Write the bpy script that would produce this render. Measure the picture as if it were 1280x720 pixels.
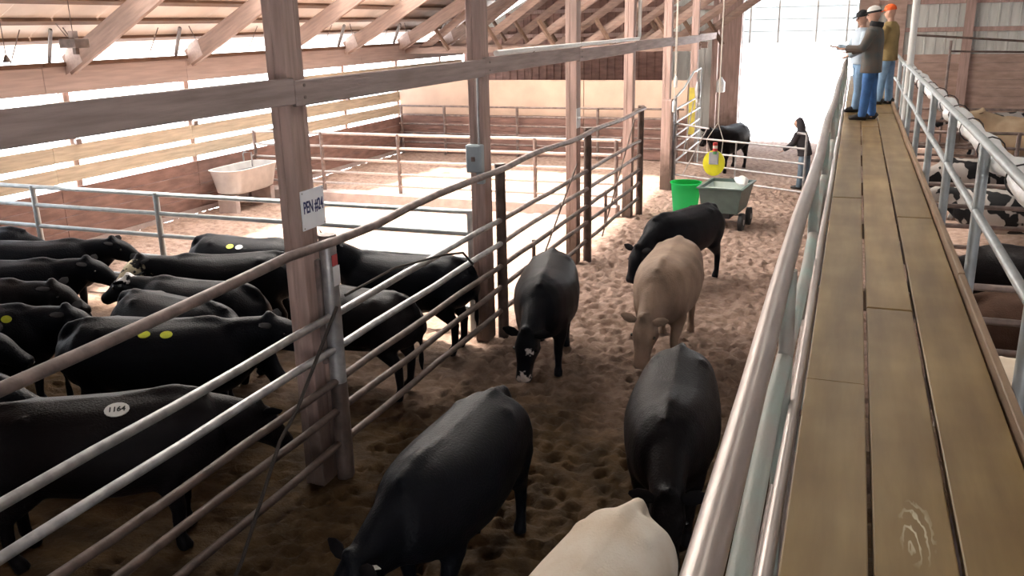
import bpy, bmesh, math, random
import numpy as np
from mathutils import Vector, Matrix
from mathutils.bvhtree import BVHTree

random.seed(7)
rng = np.random.default_rng(7)
for o in list(bpy.data.objects):
    bpy.data.objects.remove(o)
SC = bpy.context.scene
COL = SC.collection

# ------------------------------------------------------------------ camera
CAM_H = 4.2          # lens height above the dirt; the deck is 1.67 m below it
F_PX, ROLL = 1100.0, math.radians(1.2)
VPX, VPY = 1073 - 640, 21 - 360        # where the catwalk lines meet
yd = Vector((VPX, VPY, F_PX)).normalized()
a_ = math.sin(ROLL) * yd.x + math.cos(ROLL) * yd.y
dn = Vector((math.sin(ROLL), math.cos(ROLL), -a_ / yd.z)).normalized()
up = -dn
xd = yd.cross(up).normalized()
# rows: camera axes (right, down, forward) written in world axes
right = Vector((xd.x, yd.x, up.x)); down = Vector((xd.y, yd.y, up.y)); fwd = Vector((xd.z, yd.z, up.z))
cam_d = bpy.data.cameras.new('camera')
cam = bpy.data.objects.new('camera', cam_d)
COL.objects.link(cam)
M = Matrix.Identity(4)
for i in range(3):
    M[i][0] = right[i]; M[i][1] = -down[i]; M[i][2] = -fwd[i]
M[0][3], M[1][3], M[2][3] = 0, 0, CAM_H
cam.matrix_world = M
cam_d.sensor_width = 36
cam_d.lens = 36 * F_PX / 1280
cam_d.clip_end = 300
cam_d.clip_start = 0.05
SC.camera = cam

# ------------------------------------------------------------------ light
WORLD_STRENGTH = 7.5
SUN_STRENGTH = 90.0
EXPOSURE = 0.0
w = bpy.data.worlds.new('sky'); SC.world = w; w.use_nodes = True
nt = w.node_tree
bgn = nt.nodes['Background']
tc = nt.nodes.new('ShaderNodeTexCoord'); sp = nt.nodes.new('ShaderNodeSeparateXYZ')
mr = nt.nodes.new('ShaderNodeMapRange'); mr.inputs[1].default_value = -0.02; mr.inputs[2].default_value = 0.6
rampw = nt.nodes.new('ShaderNodeMix'); rampw.data_type = 'RGBA'
rampw.inputs[6].default_value = (0.98, 0.98, 1.0, 1); rampw.inputs[7].default_value = (0.74, 0.86, 1.0, 1)
nt.links.new(tc.outputs['Generated'], sp.inputs[0]); nt.links.new(sp.outputs[2], mr.inputs[0])
nt.links.new(mr.outputs[0], rampw.inputs[0]); nt.links.new(rampw.outputs[2], bgn.inputs[0])
bgn.inputs[1].default_value = WORLD_STRENGTH
sd = bpy.data.lights.new('sun', 'SUN'); sd.energy = SUN_STRENGTH; sd.angle = math.radians(5); sd.color = (1.0, 0.94, 0.88)
so = bpy.data.objects.new('sun', sd); COL.objects.link(so)
SUN_DIR = Vector((0.14, -0.06, -0.985)).normalized()
so.rotation_euler = SUN_DIR.to_track_quat('-Z', 'Y').to_euler()
so.location = (-30, 10, 30)

def portal(name, loc, dirv, sx, sy):
    l = bpy.data.lights.new(name, 'AREA'); l.shape = 'RECTANGLE'; l.size = sx; l.size_y = sy
    l.cycles.is_portal = True
    o = bpy.data.objects.new(name, l); COL.objects.link(o); o.location = loc
    o.rotation_euler = Vector(dirv).to_track_quat('-Z', 'Y').to_euler()
portal('daylight_far_door', (-1.9, 33.3, 1.75), (0, -1, 0), 3.7, 3.5)
portal('daylight_near_end', (0.8, -7.2, 2.2), (0, 1, 0), 3.2, 4.4)  # sky portal for the added near doorway
portal('daylight_left_openings', (-14.85, 19, 2.4), (1, 0, 0), 28, 1.7)
portal('daylight_left_roof', (-9.2, 17.6, 8.6), (0, 0, -1), 6.8, 14.8)  # sky portal for the added clear panels
portal('daylight_ridge', (0.5, 12, 12.4), (0, 0, -1), 0.9, 34)  # sky portal for the added ridge strip

vs = SC.view_settings
SC.display_settings.display_device = 'sRGB'
vs.view_transform = 'Standard'; vs.look = 'None'; vs.exposure = EXPOSURE; vs.gamma = 1.0
vs.use_curve_mapping = False

# ------------------------------------------------------------------ materials
MATS = {}
def mat(name, col, rough=0.7, metal=0.0, noise=0.0, nscale=8.0, col2=None, bump=0.0, bscale=40.0, spec=0.5,
        stretch=(1, 1, 1), sheen=0.0, coords='Object', detail=5.0):
    if name in MATS: return MATS[name]
    m = bpy.data.materials.new(name); m.use_nodes = True
    t = m.node_tree; b = t.nodes['Principled BSDF']
    b.inputs['Base Color'].default_value = (*col, 1); b.inputs['Roughness'].default_value = rough
    b.inputs['Metallic'].default_value = metal; b.inputs['Specular IOR Level'].default_value = spec
    if sheen:
        b.inputs['Sheen Weight'].default_value = sheen; b.inputs['Sheen Roughness'].default_value = 0.4
    tcn = t.nodes.new('ShaderNodeTexCoord'); mp = t.nodes.new('ShaderNodeMapping')
    mp.inputs['Scale'].default_value = stretch
    t.links.new(tcn.outputs[coords], mp.inputs[0])
    if noise or col2:
        n = t.nodes.new('ShaderNodeTexNoise'); n.inputs['Scale'].default_value = nscale; n.inputs['Detail'].default_value = detail
        t.links.new(mp.outputs[0], n.inputs['Vector'])
        r = t.nodes.new('ShaderNodeMapRange'); r.inputs[1].default_value = 0.35; r.inputs[2].default_value = 0.65
        t.links.new(n.outputs['Fac'], r.inputs[0])
        mx = t.nodes.new('ShaderNodeMix'); mx.data_type = 'RGBA'
        c2 = col2 if col2 else tuple(c * (1 - noise) for c in col)
        mx.inputs[6].default_value = (*col, 1); mx.inputs[7].default_value = (*c2, 1)
        t.links.new(r.outputs[0], mx.inputs[0]); t.links.new(mx.outputs[2], b.inputs['Base Color'])
    if bump:
        n2 = t.nodes.new('ShaderNodeTexNoise'); n2.inputs['Scale'].default_value = bscale; n2.inputs['Detail'].default_value = 4
        t.links.new(mp.outputs[0], n2.inputs['Vector'])
        bp = t.nodes.new('ShaderNodeBump'); bp.inputs['Strength'].default_value = bump; bp.inputs['Distance'].default_value = 0.02
        t.links.new(n2.outputs['Fac'], bp.inputs['Height']); t.links.new(bp.outputs[0], b.inputs['Normal'])
    MATS[name] = m
    return m

timber = mat('timber_post_wood', (0.46, 0.325, 0.285), 0.75, noise=0.3, nscale=3, stretch=(6, 6, 0.5), bump=0.25, bscale=18)
def muddy(m, z0=0.35, z1=1.25, col=(0.075, 0.048, 0.034)):
    t = m.node_tree; b = t.nodes['Principled BSDF']; src = b.inputs['Base Color'].links[0].from_socket
    tcn = t.nodes.new('ShaderNodeTexCoord'); sx = t.nodes.new('ShaderNodeSeparateXYZ'); t.links.new(tcn.outputs['Object'], sx.inputs[0])
    n = t.nodes.new('ShaderNodeTexNoise'); n.inputs['Scale'].default_value = 5; t.links.new(tcn.outputs['Object'], n.inputs['Vector'])
    ad = t.nodes.new('ShaderNodeMath'); ad.operation = 'MULTIPLY_ADD'; t.links.new(n.outputs['Fac'], ad.inputs[0]); ad.inputs[1].default_value = 0.9; t.links.new(sx.outputs[2], ad.inputs[2])
    r = t.nodes.new('ShaderNodeMapRange'); r.inputs[1].default_value = z0 + .45; r.inputs[2].default_value = z1 + .45; r.inputs[3].default_value = 0.9; r.inputs[4].default_value = 0.0
    t.links.new(ad.outputs[0], r.inputs[0])
    mx = t.nodes.new('ShaderNodeMix'); mx.data_type = 'RGBA'; t.links.new(r.outputs[0], mx.inputs[0]); t.links.new(src, mx.inputs[6]); mx.inputs[7].default_value = (*col, 1)
    t.links.new(mx.outputs[2], b.inputs['Base Color'])
muddy(timber)
timber_y = mat('timber_beam_wood', (0.38, 0.295, 0.275), 0.75, noise=0.3, nscale=3, stretch=(6, 0.5, 6), bump=0.25, bscale=18)
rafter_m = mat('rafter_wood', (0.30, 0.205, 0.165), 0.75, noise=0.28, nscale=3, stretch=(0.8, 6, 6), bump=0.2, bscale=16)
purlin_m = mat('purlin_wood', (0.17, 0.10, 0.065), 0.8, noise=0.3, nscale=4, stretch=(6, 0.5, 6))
plate_m = mat('wall_plate_wood', (0.52, 0.43, 0.40), 0.75, noise=0.2, nscale=3, stretch=(6, 0.4, 6))
slat_m = mat('wall_slat_wood', (0.62, 0.53, 0.40), 0.8, noise=0.3, nscale=3, stretch=(6, 0.5, 6), bump=0.2, bscale=14)
endplank = mat('pale_lit_plank_wood', (0.46, 0.33, 0.275), 0.8, noise=0.3, nscale=2.2, stretch=(1, 1, 4), bump=0.25, bscale=14)  # paler copy of the brown planks: haze and door light in the colour
brownwall = mat('brown_plank_wood', (0.29, 0.17, 0.14), 0.8, noise=0.35, nscale=2.2, stretch=(1, 1, 4), bump=0.25, bscale=14)
creamwall = mat('pale_plywood', (0.60, 0.44, 0.34), 0.8, noise=0.18, nscale=1.5)
galv = mat('galvanised_pipe', (0.42, 0.41, 0.41), 0.42, 0.55, noise=0.35, nscale=9, bump=0.08, bscale=60)
rust = mat('weathered_steel_pipe', (0.26, 0.20, 0.18), 0.5, 0.35, noise=0.45, nscale=7, bump=0.12, bscale=50)
rust_dark = mat('dark_muddy_steel', (0.13, 0.09, 0.075), 0.6, 0.25, noise=0.5, nscale=6, bump=0.15, bscale=40)
greyrail = mat('grey_polished_pipe', (0.50, 0.44, 0.41), 0.36, 0.45, noise=0.2, nscale=5, stretch=(4, 0.6, 4), bump=0.05, bscale=50)
tealrail = mat('worn_teal_paint', (0.36, 0.47, 0.43), 0.55, 0.1, col2=(0.40, 0.36, 0.33), nscale=2.6, stretch=(2, 0.9, 2), bump=0.15, bscale=45)
whitepipe = mat('white_plastic', (0.88, 0.88, 0.88), 0.4, noise=0.1, nscale=6, bump=0.5, bscale=9)
whitemetal = mat('pale_painted_pipe', (0.44, 0.48, 0.49), 0.42, 0.3, noise=0.22, nscale=8, bump=0.06, bscale=50)
blackp = mat('black_rubber', (0.015, 0.015, 0.017), 0.6)
ropem = mat('dark_rope', (0.045, 0.035, 0.03), 0.9, bump=0.5, bscale=90)
ropew = mat('pale_cord', (0.62, 0.58, 0.52), 0.8)
whitep = mat('white_paint', (0.78, 0.78, 0.76), 0.45, noise=0.08)
kick = mat('kick_board_wood', (0.33, 0.215, 0.13), 0.6, noise=0.35, nscale=3, stretch=(6, 0.6, 6), bump=0.2, bscale=20)
metalwall = mat('grey_metal_siding', (0.62, 0.64, 0.61), 0.5, 0.2, noise=0.2, nscale=2, stretch=(3, 3, 0.5))
concrete = mat('pale_concrete', (0.46, 0.37, 0.34), 0.85, noise=0.2, nscale=5, bump=0.3, bscale=25)
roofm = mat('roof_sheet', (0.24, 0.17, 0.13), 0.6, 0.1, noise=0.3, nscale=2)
apron = mat('yard_gravel', (0.62, 0.62, 0.63), 0.9, noise=0.15, nscale=3)

def clear_mat(name, col, transp, emis=0):
    m = bpy.data.materials.new(name); m.use_nodes = True; t = m.node_tree
    t.nodes.remove(t.nodes['Principled BSDF']); out = t.nodes['Material Output']
    tr = t.nodes.new('ShaderNodeBsdfTransparent'); tl = t.nodes.new('ShaderNodeBsdfTranslucent'); df = t.nodes.new('ShaderNodeBsdfDiffuse')
    tl.inputs[0].default_value = (*col, 1); df.inputs[0].default_value = (*col, 1); tr.inputs[0].default_value = (1, 0.98, 0.95, 1)
    n = t.nodes.new('ShaderNodeTexNoise'); n.inputs['Scale'].default_value = 1.2
    mrn = t.nodes.new('ShaderNodeMapRange'); mrn.inputs[3].default_value = transp * 0.8; mrn.inputs[4].default_value = transp * 1.2
    t.links.new(n.outputs['Fac'], mrn.inputs[0])
    m1 = t.nodes.new('ShaderNodeMixShader'); m1.inputs[0].default_value = 0.3
    t.links.new(tl.outputs[0], m1.inputs[1]); t.links.new(df.outputs[0], m1.inputs[2])
    m2 = t.nodes.new('ShaderNodeMixShader'); t.links.new(mrn.outputs[0], m2.inputs[0])
    t.links.new(m1.outputs[0], m2.inputs[1]); t.links.new(tr.outputs[0], m2.inputs[2]); t.links.new(m2.outputs[0], out.inputs[0])
    return m
added_clear_mat = clear_mat('added_clear_glazing', (0.82, 0.79, 0.75), 0.55)  # unseen glazing added for the sun patch in the left pens
added_ridge_mat = clear_mat('added_ridge_glazing', (0.5, 0.5, 0.48), 0.18)  # unseen ridge strip added to light catwalk and alley; transparency sets the amount
doorpanel = clear_mat('translucent_door_panel', (0.50, 0.53, 0.54), 0.012)

# ------------------------------------------------------------------ mesh helpers
class MB:
    def __init__(self): self.v = []; self.f = []
    def add(self, v, f):
        o = len(self.v); self.v += [tuple(p) for p in v]; self.f += [tuple(i + o for i in q) for q in f]; return self
    def box(self, x0, x1, y0, y1, z0, z1):
        v = [(x0, y0, z0), (x1, y0, z0), (x1, y1, z0), (x0, y1, z0), (x0, y0, z1), (x1, y0, z1), (x1, y1, z1), (x0, y1, z1)]
        return self.add(v, [(0, 3, 2, 1), (4, 5, 6, 7), (0, 1, 5, 4), (1, 2, 6, 5), (2, 3, 7, 6), (3, 0, 4, 7)])
    def bbox(self, x0, x1, y0, y1, z0, z1, b=0.008):
        bm = bmesh.new(); bmesh.ops.create_cube(bm, size=1)
        for vv in bm.verts:
            vv.co = Vector(((x0 + x1) / 2 + vv.co.x * (x1 - x0), (y0 + y1) / 2 + vv.co.y * (y1 - y0), (z0 + z1) / 2 + vv.co.z * (z1 - z0)))
        bmesh.ops.bevel(bm, geom=list(bm.edges), offset=b, segments=1, affect='EDGES')
        bm.verts.index_update()
        self.add([vv.co for vv in bm.verts], [[vv.index for vv in ff.verts] for ff in bm.faces]); bm.free(); return self
    def loft(self, pts, rads, upv=(0, 0, 1), n=14, ex=2.0, cap=True):
        pts = [Vector(p) for p in pts]; U = Vector(upv); rings = []
        for i, p in enumerate(pts):
            t = (pts[min(i + 1, len(pts) - 1)] - pts[max(i - 1, 0)]).normalized()
            s = U.cross(t)
            if s.length < 1e-4: s = Vector((0, 1, 0)).cross(t)
            s.normalize(); u2 = t.cross(s).normalized()
            r = rads[i]; rs, ru = (r, r) if not hasattr(r, '__len__') else (r[0], r[1])
            ring = []
            for k in range(n):
                a = 2 * math.pi * k / n; c, sn = math.cos(a), math.sin(a)
                cc = math.copysign(abs(c) ** (2 / ex), c); ss = math.copysign(abs(sn) ** (2 / ex), sn)
                ring.append(p + s * (rs * cc) + u2 * (ru * ss))
            rings.append(ring)
        v = [q for r_ in rings for q in r_]; f = []
        for i in range(len(rings) - 1):
            for k in range(n):
                k2 = (k + 1) % n
                f.append((i * n + k, i * n + k2, (i + 1) * n + k2, (i + 1) * n + k))
        if cap:
            f.append(tuple(reversed(range(n)))); f.append(tuple(range((len(rings) - 1) * n, len(rings) * n)))
        return self.add(v, f)
    def tube(self, pts, r, n=10):
        pts = [Vector(p) for p in pts]
        d = (pts[-1] - pts[0]).normalized()
        U = (0, 0, 1) if abs(d.z) < 0.8 else (1, 0, 0)
        return self.loft(pts, [r] * len(pts), U, n)
    def prism(self, poly, axis, a0, a1):
        n = len(poly); v = []
        for a in (a0, a1):
            for (p, q) in poly:
                v.append((a, p, q) if axis == 0 else ((p, a, q) if axis == 1 else (p, q, a)))
        f = [tuple(reversed(range(n))), tuple(range(n, 2 * n))] + [(i, (i + 1) % n, (i + 1) % n + n, i + n) for i in range(n)]
        return self.add(v, f)
    def mesh(self, name, smooth=False):
        me = bpy.data.meshes.new(name); me.from_pydata(self.v, [], self.f)
        bm = bmesh.new(); bm.from_mesh(me); bmesh.ops.recalc_face_normals(bm, faces=bm.faces); bm.to_mesh(me); bm.free()
        if smooth:
            me.polygons.foreach_set('use_smooth', [True] * len(me.polygons))
            try: me.set_sharp_from_angle(angle=math.radians(50))
            except Exception: pass
        return me
    def build(self, name, m, parent=None, smooth=False):
        me = self.mesh(name, smooth); me.materials.append(m)
        return link(name, me, parent)

def link(name, me, parent=None):
    o = bpy.data.objects.new(name, me); COL.objects.link(o)
    if parent is not None: o.parent = parent
    return o
def tag(o, label=None, cat=None, group=None, kind=None):
    if label: o['label'] = label
    if cat: o['category'] = cat
    if group: o['group'] = group
    if kind: o['kind'] = kind
    return o
def empty(name, loc=(0, 0, 0), rz=0.0):
    o = bpy.data.objects.new(name, None); COL.objects.link(o); o.location = loc; o.rotation_euler = (0, 0, rz)
    o.empty_display_size = 0.1
    return o
def thing(name, label, cat, loc=(0, 0, 0), rz=0.0, group=None):
    return tag(empty(name, loc, rz), label, cat, group)
def struct(o): o['kind'] = 'structure'; return o
def rel(pts, loc): return [Vector(p) - Vector(loc) for p in pts]

def text_mesh(name, body, size, m, parent, mtx):
    cu = bpy.data.curves.new(name, 'FONT'); cu.body = body; cu.size = size; cu.extrude = 0.001; cu.offset = size * 0.022
    cu.align_x = 'CENTER'; cu.align_y = 'CENTER'
    t = bpy.data.objects.new(name, cu); COL.objects.link(t)
    dg = bpy.context.evaluated_depsgraph_get()
    me = bpy.data.meshes.new_from_object(t.evaluated_get(dg)); bpy.data.objects.remove(t)
    me.transform(mtx); me.materials.clear(); me.materials.append(m)
    return link(name, me, parent)

def remeshed(mb, voxel, iters=3):
    me = bpy.data.meshes.new('tmp'); me.from_pydata(mb.v, [], mb.f)
    bm = bmesh.new(); bm.from_mesh(me); bmesh.ops.recalc_face_normals(bm, faces=bm.faces); bm.to_mesh(me); bm.free()
    o = bpy.data.objects.new('tmp', me); COL.objects.link(o)
    r = o.modifiers.new('r', 'REMESH'); r.mode = 'VOXEL'; r.voxel_size = voxel
    s = o.modifiers.new('s', 'SMOOTH'); s.factor = 0.5; s.iterations = iters
    dg = bpy.context.evaluated_depsgraph_get()
    out = bpy.data.meshes.new_from_object(o.evaluated_get(dg))
    bpy.data.objects.remove(o); bpy.data.meshes.remove(me)
    out.polygons.foreach_set('use_smooth', [True] * len(out.polygons))
    return out

# ------------------------------------------------------------------ ground
def vnoise(X, Y, s, seed):
    g = np.random.default_rng(seed).random((256, 256))
    x = X * s + 50; y = Y * s + 50
    xi = np.floor(x).astype(int); yi = np.floor(y).astype(int); fx = x - xi; fy = y - yi
    fx = fx * fx * (3 - 2 * fx); fy = fy * fy * (3 - 2 * fy)
    A = g[xi % 256, yi % 256]; B = g[(xi + 1) % 256, yi % 256]; C = g[xi % 256, (yi + 1) % 256]; D = g[(xi + 1) % 256, (yi + 1) % 256]
    return (A * (1 - fx) + B * fx) * (1 - fy) + (C * (1 - fx) + D * fx) * fy
xs = np.concatenate([np.arange(-14.5, -4.6, 0.11), np.arange(-4.6, 0.6, 0.036), np.arange(0.6, 14.6, 0.4), [14.6]])
ys = np.concatenate([np.arange(-8, 3, 0.5), np.arange(3, 24, 0.040), np.arange(24, 33.3, 0.15)])
X, Y = np.meshgrid(xs, ys, indexing='ij')
Z = 0.05 * (vnoise(X, Y, 0.45, 1) - 0.5)
h = vnoise(X, Y, 5.2, 2) * 0.6 + vnoise(X, Y, 9.5, 3) * 0.4
Z += 0.075 * (np.clip(np.abs(h - 0.5) * 3.0, 0, 0.55) - 0.3) + 0.02 * (vnoise(X, Y, 16, 4) - 0.5)
Z = np.clip(Z, -0.06, 0.03)
for _ in range(4200):                                   # hoof prints trodden into the alley and the pen
    if rng.random() < 0.72: cx_, cy_ = rng.uniform(-4.3, 0.3), rng.uniform(3, 24)
    else: cx_, cy_ = rng.uniform(-14, -4.5), rng.uniform(3, 24)
    i0, i1 = np.searchsorted(xs, [cx_ - .2, cx_ + .2]); j0, j1 = np.searchsorted(ys, [cy_ - .2, cy_ + .2])
    if i1 <= i0 or j1 <= j0: continue
    an = rng.uniform(0, 3.14); dx, dy = X[i0:i1, j0:j1] - cx_, Y[i0:i1, j0:j1] - cy_
    u_, v_ = dx * np.cos(an) + dy * np.sin(an), -dx * np.sin(an) + dy * np.cos(an)
    rr_ = np.sqrt((u_ / 1.3) ** 2 + v_ ** 2); r0 = rng.uniform(.05, .075)
    Z[i0:i1, j0:j1] += rng.uniform(.4, 1.0) * (-.05 * np.exp(-(rr_ / r0) ** 4) + .022 * np.exp(-((rr_ - r0 * 1.45) / (r0 * .4)) ** 2))
Z = np.clip(Z, -0.09, 0.045) - 0.008
nx, ny = X.shape
V = np.stack([X, Y, Z], -1).reshape(-1, 3)
idx = np.arange(nx * ny).reshape(nx, ny)
Fq = np.stack([idx[:-1, :-1], idx[1:, :-1], idx[1:, 1:], idx[:-1, 1:]], -1).reshape(-1, 4)
me = bpy.data.meshes.new('floor'); me.from_pydata(V.tolist(), [], Fq.tolist())
me.polygons.foreach_set('use_smooth', [True] * len(me.polygons))
def dirt():
    m = bpy.data.materials.new('trampled_dirt'); m.use_nodes = True; t = m.node_tree; b = t.nodes['Principled BSDF']
    b.inputs['Specular IOR Level'].default_value = 0.12
    tcn = t.nodes.new('ShaderNodeTexCoord')
    def nz(sc, det=6):
        n = t.nodes.new('ShaderNodeTexNoise'); n.inputs['Scale'].default_value = sc; n.inputs['Detail'].default_value = det
        t.links.new(tcn.outputs['Object'], n.inputs['Vector']); return n
    def mixc(fac, a, c):
        mx = t.nodes.new('ShaderNodeMix'); mx.data_type = 'RGBA'
        for i, q in ((6, a), (7, c)):
            if isinstance(q, tuple): mx.inputs[i].default_value = (*q, 1)
            else: t.links.new(q, mx.inputs[i])
        t.links.new(fac, mx.inputs[0]); return mx.outputs[2]
    def rng_(src, lo, hi):
        r = t.nodes.new('ShaderNodeMapRange'); r.inputs[1].default_value = lo; r.inputs[2].default_value = hi
        t.links.new(src, r.inputs[0]); return r.outputs[0]
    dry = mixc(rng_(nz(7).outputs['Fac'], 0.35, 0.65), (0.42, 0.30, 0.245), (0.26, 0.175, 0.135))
    wet_shaded = mixc(rng_(nz(3.5).outputs['Fac'], 0.35, 0.65), (0.066, 0.038, 0.016), (0.032, 0.019, 0.009))
    # damp manure near end, darkened further to paint foreground shade; paler towards far door
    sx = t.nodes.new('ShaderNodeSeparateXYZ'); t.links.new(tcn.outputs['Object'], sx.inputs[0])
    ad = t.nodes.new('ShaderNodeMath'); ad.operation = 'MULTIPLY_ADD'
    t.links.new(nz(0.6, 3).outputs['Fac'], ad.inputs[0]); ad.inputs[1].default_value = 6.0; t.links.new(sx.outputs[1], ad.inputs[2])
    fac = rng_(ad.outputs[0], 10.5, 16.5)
    t.links.new(mixc(fac, wet_shaded, dry), b.inputs['Base Color'])
    b.inputs['Roughness'].default_value = 0.85
    bp = t.nodes.new('ShaderNodeBump'); bp.inputs['Strength'].default_value = 0.6; bp.inputs['Distance'].default_value = 0.03
    t.links.new(nz(22).outputs['Fac'], bp.inputs['Height']); t.links.new(bp.outputs[0], b.inputs['Normal'])
    return m
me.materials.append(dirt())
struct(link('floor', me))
yb = MB().box(-40, 40, 33.3, 90, -0.12, -0.02).build('yard_apron', apron); struct(yb); yb.name = 'floor_yard'
yb = MB().box(-60, -14.9, -20, 33.3, -0.12, -0.02).build('floor_side_yard', apron); struct(yb)
yb = MB().box(-14.9, 40, -40, -8.0, -0.12, -0.02).build('floor_near_yard', apron); struct(yb)

# ------------------------------------------------------------------ walls
XL, XR, YE, YN = -14.5, 14.6, 33.0, -7.0
wl = struct(MB().box(XL - 0.12, XL, YN, YE, 0, 0.12).build('wall_left', concrete))
def board(parent, m, x0, x1, y0, y1, z0, z1, name='board', b=0.006):
    return MB().bbox(x0, x1, y0, y1, z0, z1, b).build(name, m, parent)
bays = [YN + i * 4.0 for i in range(11)]
for i in range(10):
    y0, y1 = bays[i] + 0.005, bays[i + 1] - 0.005
    for k in range(4):
        board(wl, brownwall, XL - 0.06 - random.random() * 0.006, XL, y0, y1, 0.125 + k * 0.275, 0.39 + k * 0.275, 'plank')
    if y1 < 6.0:  # unseen near bays closed solid to keep daylight off the pen
        for k in range(7): board(wl, brownwall, XL - 0.06, XL, y0, y1, 1.225 + k * 0.275, 1.49 + k * 0.275, 'plank')
    else:
     for (z0, z1) in ((1.33, 1.63), (1.74, 2.06), (2.56, 2.90)):
        dz = random.uniform(-0.012, 0.012)
        board(wl, slat_m, XL - 0.10, XL - 0.055, y0, y1, z0 + dz, z1 + dz, 'slat')
    board(wl, plate_m, XL - 0.06, XL + 0.02, y0, y1, 3.08, 3.58, 'header_board')
    board(wl, purlin_m, XL - 0.12, XL + 0.07, y0, y1, 3.585, 3.66, 'sill_plate')
RAF_Y = [13.6 + 3.5 * (i - 6) for i in range(12)]      # rafter lines
for y in RAF_Y:
    if YN < y < YE:
        MB().bbox(XL - 0.28, XL - 0.13, y - 0.08, y + 0.08, 0, 3.6).build('wall_stud', timber, wl)
        MB().bbox(XL - 0.055, XL + 0.03, y - 0.07, y + 0.07, 2.05, 2.16).build('bracket', rust, wl)

# partition across the far end of the left pens
YP = 27.4
wp = struct(MB().box(XL, -4.65, YP + 0.06, YP + 0.10, 0, 2.46).build('wall_back', creamwall))
for k in range(6):
    for j in range(3):
        x0 = XL + 0.02 + j * 3.28
        board(wp, brownwall if k < 5 else creamwall, x0, x0 + 3.26, YP + random.uniform(0, 0.006), YP + 0.058, 0.02 + k * 0.262, 0.275 + k * 0.262, 'plank')
for j in range(3):
    x0 = XL + 0.02 + j * 3.28
    board(wp, creamwall, x0, x0 + 3.26, YP + 0.01, YP + 0.058, 1.60, 2.44, 'plywood_sheet')

# far gable end
def end_wall():
    DX0, DX1, DZ = -3.75, -0.02, 4.95
    zr = lambda x: 3.62 + 0.55 * (x + 14.5) if x < 0.5 else 3.62 + 0.55 * (14.5 + 1.0 - x)
    wr = struct(MB().prism([(XL, 0), (DX0, 0), (DX0, DZ), (DX1, DZ), (DX1, 0), (XR, 0), (XR, zr(XR)), (0.5, zr(0.5)), (XL, zr(XL))], 1, YE + 0.08, YE + 0.14).build('wall_end', metalwall))
    # ribbed siding sheets, one by one
    x = XL
    while x < XR - 0.2:
        x1 = min(x + 0.9, XR); mid = (x + x1) / 2
        z0 = 0.0
        if x1 > DX0 and x < DX1: z0 = DZ + 0.02
        if x < 1.6 and x1 > DX1: pass
        mb = MB(); zt = min(zr(x), zr(x1)) - 0.02
        mb.box(x + 0.003, x1 - 0.003, YE + 0.055, YE + 0.075, z0, zt)
        for q in range(3):
            xx = x + 0.12 + q * 0.3
            if xx < x1 - 0.05: mb.prism([(xx - 0.035, YE + 0.055), (xx - 0.02, YE + 0.022), (xx + 0.02, YE + 0.022), (xx + 0.035, YE + 0.055)], 2, z0, zt)
        mb.build('siding_sheet', brownwall if x1 < -6.0 else metalwall, wr)
        x = x1
    for k, z in enumerate((3.75, 4.62, 5.6, 6.8)):
        board(wr, timber, DX1 + 0.05, 12.0 - 0.8 * k, YE - 0.06, YE + 0.02, z - 0.07, z + 0.07, 'girt')
        board(wr, timber, XL + 0.6 + k * 1.6, -4.6, YE - 0.06, YE + 0.02, z - 0.07, z + 0.07, 'girt')
    for k in range(11):
        for j in range(3):
            x0 = 1.50 + j * 4.3
            board(wr, endplank, x0, x0 + 4.28, YE - 0.05 + random.uniform(0, 0.008), YE + 0.02, 0.02 + k * 0.268, 0.283 + k * 0.268, 'plank')
    for (x0, x1) in ((0.02, 0.62), (0.88, 1.48)):
        board(wr, endplank, x0, x1, YE - 0.10, YE + 0.02, 0, 6.5, 'upright_board')
    for x in (3.35, 7.6):
        board(wr, timber, x - 0.14, x + 0.14, YE - 0.25, YE - 0.07, 0, 7.5, 'column')
    board(wr, timber, -4.75, -3.78, YE - 0.22, YE + 0.02, 0, 8.5, 'door_post')
    # half-raised sectional door
    d = struct(empty('door_1', (0, 0, 0)))
    for k in range(4):
        z0 = 3.38 + k * 0.40
        mb = MB().bbox(DX0 + 0.02, DX1 - 0.02, YE - 0.02, YE + 0.02, z0 + 0.008, z0 + 0.392)
        p = mb.build('door_section', doorpanel, d)
        MB().bbox(DX0 + 0.02, DX1 - 0.02, YE - 0.045, YE - 0.021, z0 + 0.385, z0 + 0.41).build('seam_rail', whitep, p)
    for x in (DX0 + 0.25, -2.55, -1.3, DX1 - 0.3):
        MB().bbox(x - 0.03, x + 0.03, YE - 0.075, YE - 0.046, 3.38, 4.95).build('stile', whitep, d)
end_wall()
# near gable end behind the viewer, unseen; doorway added and sized for foreground light
_zr = lambda x: 3.62 + 0.55 * (x + 14.5)
struct(MB().prism([(XL, 0), (-0.8, 0), (-0.8, 4.4), (2.4, 4.4), (2.4, 0), (XR, 0), (XR, 3.6), (0.5, _zr(0.5)), (XL, 3.62)], 1, YN - 0.1, YN).build('wall_near', brownwall))
# right-hand wall
wr2 = struct(MB().box(XR, XR + 0.1, YN, YE, 0, 3.6).build('wall_right', brownwall))

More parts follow.
